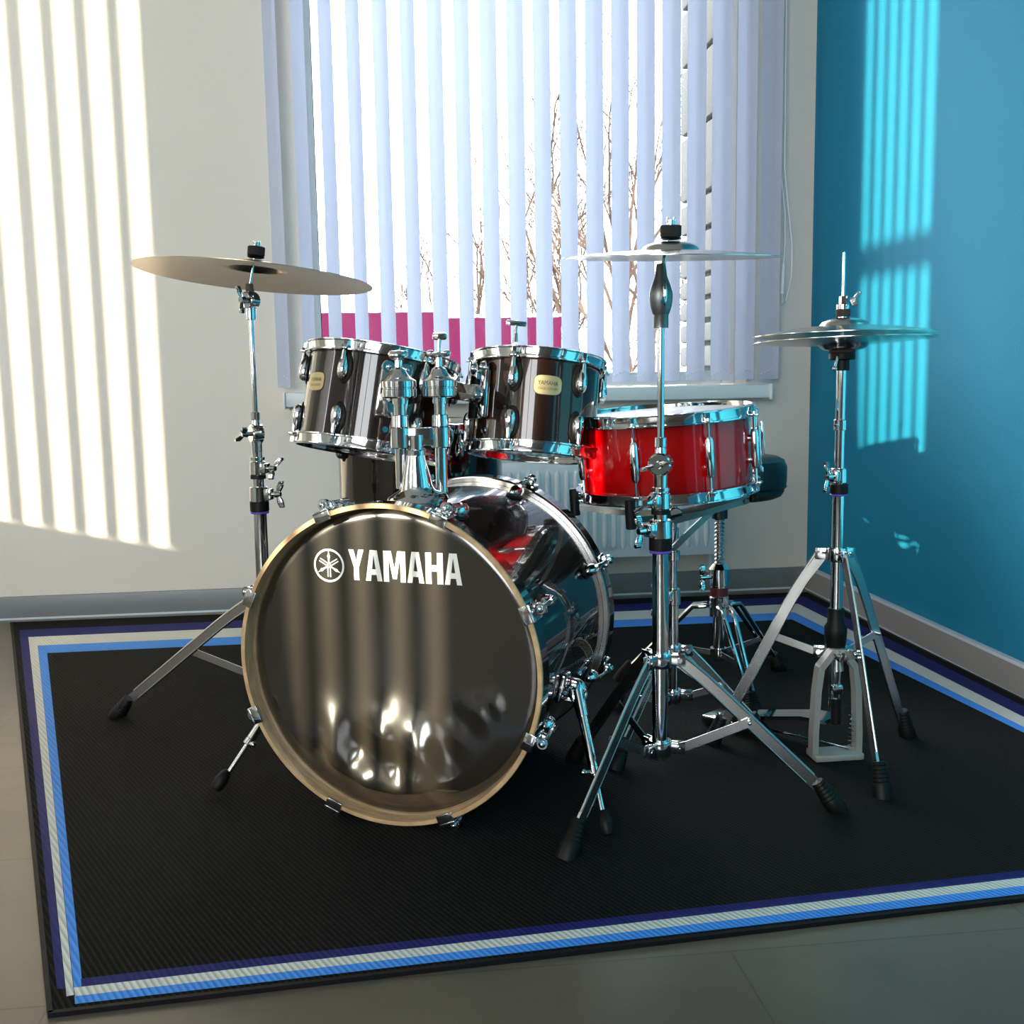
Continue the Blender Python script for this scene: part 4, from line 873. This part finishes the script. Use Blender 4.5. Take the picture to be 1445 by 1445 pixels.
# ------------------------------------------------------------------ throne
cT = V((.826, 2.60, 0)); zT = lambda y: zat(993, y, 2.60)
T = thing('drum_throne', 'round black drum throne half hidden behind the red snare drum, on a threaded rod', 'stool', loc=(cT.x, cT.y, ZF))
feetT = [(1.030, 2.720), (.838, 2.362), (.600, 2.700)]
for f in feetT:
    f = V((f[0], f[1], ZF)); d = (f - V((cT.x, cT.y, ZF))).normalized(); sd = d.cross(V((0, 0, 1)))
    for q_ in (-1, 1):
        top = V((cT.x, cT.y, zT(855))) + d * .03 + sd * q_ * .013; kn = top + d * .05 + V((0, 0, -.02)); tip = V((f.x, f.y, .035)) - d * .012 + sd * q_ * .006
        mb = MB(); mb.tube([top, top + d * .035 + V((0, 0, -.004)), kn, kn + (tip - kn) * .8, tip], .0062, 10)
        lg = obj('leg', mb, 'chrome', T)
    rubber_foot(lg, (f.x, f.y, ZF + .008), (kn - tip).normalized() + V((0, 0, .4)), 1.1, .06)
    mb = MB(); lo = V((cT.x, cT.y, .095)) + d * .02; mb.bar([lo, kn + (tip - kn) * .55], .013, .004, sd); obj('brace', mb, 'satin', T)
mb = MB(); mb.cyl((cT.x, cT.y, .075), (cT.x, cT.y, zT(860)), .0150, seg=26, bev=.001); obj('base_tube', mb, 'chrome', T)
mb = MB(); mb.cyl((cT.x, cT.y, .082), (cT.x, cT.y, .108), .021, seg=24); obj('brace_collar', mb, 'chrome', T)
mb = MB(); mb.cyl((cT.x, cT.y, zT(870)), (cT.x, cT.y, zT(842)), .0245, seg=26, bev=.002); obj('leg_collar', mb, 'chrome', T)
mb = MB(); mb.cyl((cT.x, cT.y, zT(843)), (cT.x, cT.y, zT(826)), .0225, seg=26); mb.cyl((cT.x, cT.y, zT(841)), (cT.x, cT.y, zT(829)), .0229, seg=26, mi=1); mb.cyl((cT.x, cT.y, zT(826)), (cT.x, cT.y, zT(803)), .0265, seg=26, bev=.001); mb.cyl((cT.x, cT.y, zT(803)), (cT.x, cT.y, zT(796)), .0265, .016, 26)
hc = obj('height_clamp', mb, ['chrome', 'red_print'], T)
mb = MB(); o = V((cT.x, cT.y, zT(814))); wd_ = V((-1, -.25, 0)).normalized(); mb.cyl(o + wd_ * .024, o + wd_ * .046, .005, seg=12); wing(mb, o + wd_ * .048, wd_, (0, 0, 1), .020, .006, .05); obj('wing_nut', mb, 'chrome', hc)
mb = MB(); pr = [(1e-5, zT(805))]; z = zT(803)
while z < .47: pr += [(.0085, z), (.0128, z + .0035), (.0128, z + .0050), (.0085, z + .0085)]; z += .0100
mb.lathe(pr + [(1e-5, z)], (cT.x, cT.y, 0), (0, 0, 1), 20); obj('threaded_rod', mb, 'satin', T)
mb = MB(); mb.rbox((cT.x, cT.y, .490), (.13, .10, .008), bev=.002); mb.cyl((cT.x, cT.y, .44), (cT.x, cT.y, .490), .02, seg=20); obj('seat_plate', mb, 'dark_metal', T)
mb = MB(); zs0, zs1 = zat(1090, 706, 2.60), zat(1090, 640, 2.60)
mb.lathe([(1e-5, .494), (.135, .494), (.148, .500), (.154, .510), (.154, .520), (.158, .524), (.160, .537), (.160, .572), (.154, .587), (.140, .595), (.10, .600), (1e-5, .601)], (cT.x + .002, cT.y, 0), (0, 0, 1), 64); st = obj('seat', mb, 'seat', T)
mb = MB(); mb.lathe([(.1585, .520), (.1610, .5225), (.1585, .525)], (cT.x + .002, cT.y, 0), (0, 0, 1), 64); obj('piping', mb, 'rubber', st)

# ------------------------------------------------------------------ bass drum pedal (behind the drum)
pb = BF @ V((0, -.292, -LB - .02)); back = -BN.copy(); back.z = 0; back.normalize(); side = V((back.y, -back.x, 0))
T = thing('bass_drum_pedal', 'chrome bass drum pedal clamped to the rear hoop of the bass drum', 'pedal', loc=(pb.x, pb.y, ZF)); pz = V((pb.x, pb.y, 0))
R3 = rot_to((0, 0, 1), back)
mb = MB(); mb.rbox(pz + back * .15 + V((0, 0, ZF + .005)), (.33, .085, .006), R3, bev=.001); obj('base_plate', mb, 'dark_metal', T)
mb = MB(); mb.bar([pz + back * .03 + V((0, 0, .085)), pz + back * .29 + V((0, 0, .028))], .075, .006, V((0, 0, 1))); obj('footboard', mb, 'chrome', T)
mb = MB()
for q_ in (-1, 1): mb.bar([pz + side * q_ * .05 + V((0, 0, ZF + .006)), pz + side * q_ * .045 + back * .01 + V((0, 0, .235))], .022, .010, side)
mb.cyl(pz + side * -.07 + back * .01 + V((0, 0, .232)), pz + side * .07 + back * .01 + V((0, 0, .232)), .006, seg=14); obj('posts', mb, 'chrome', T)
mb = MB(); mb.cyl(pz + back * .01 + V((0, 0, .232)), pz + back * .075 + V((0, 0, .42)), .003, seg=10); mb.cyl(pz + back * .055 + V((0, 0, .42)), pz + back * .10 + V((0, 0, .405)), .021, seg=20, mi=1, bev=.004); obj('beater', mb, ['chrome', 'felt'], T)
mb = MB(); mb.tube([pz + side * .085 + V((.009 * math.cos(k * 1.3), .009 * math.sin(k * 1.3), .05 + k * .0022)) for k in range(64)], .0013, 5); mb.cyl(pz + side * .085 + V((0, 0, .18)), pz + side * .085 + V((0, 0, .235)), .003, seg=8); mb.cyl(pz + side * .085 + V((0, 0, ZF + .004)), pz + side * .085 + V((0, 0, .06)), .003, seg=8); obj('spring', mb, 'chrome', T)
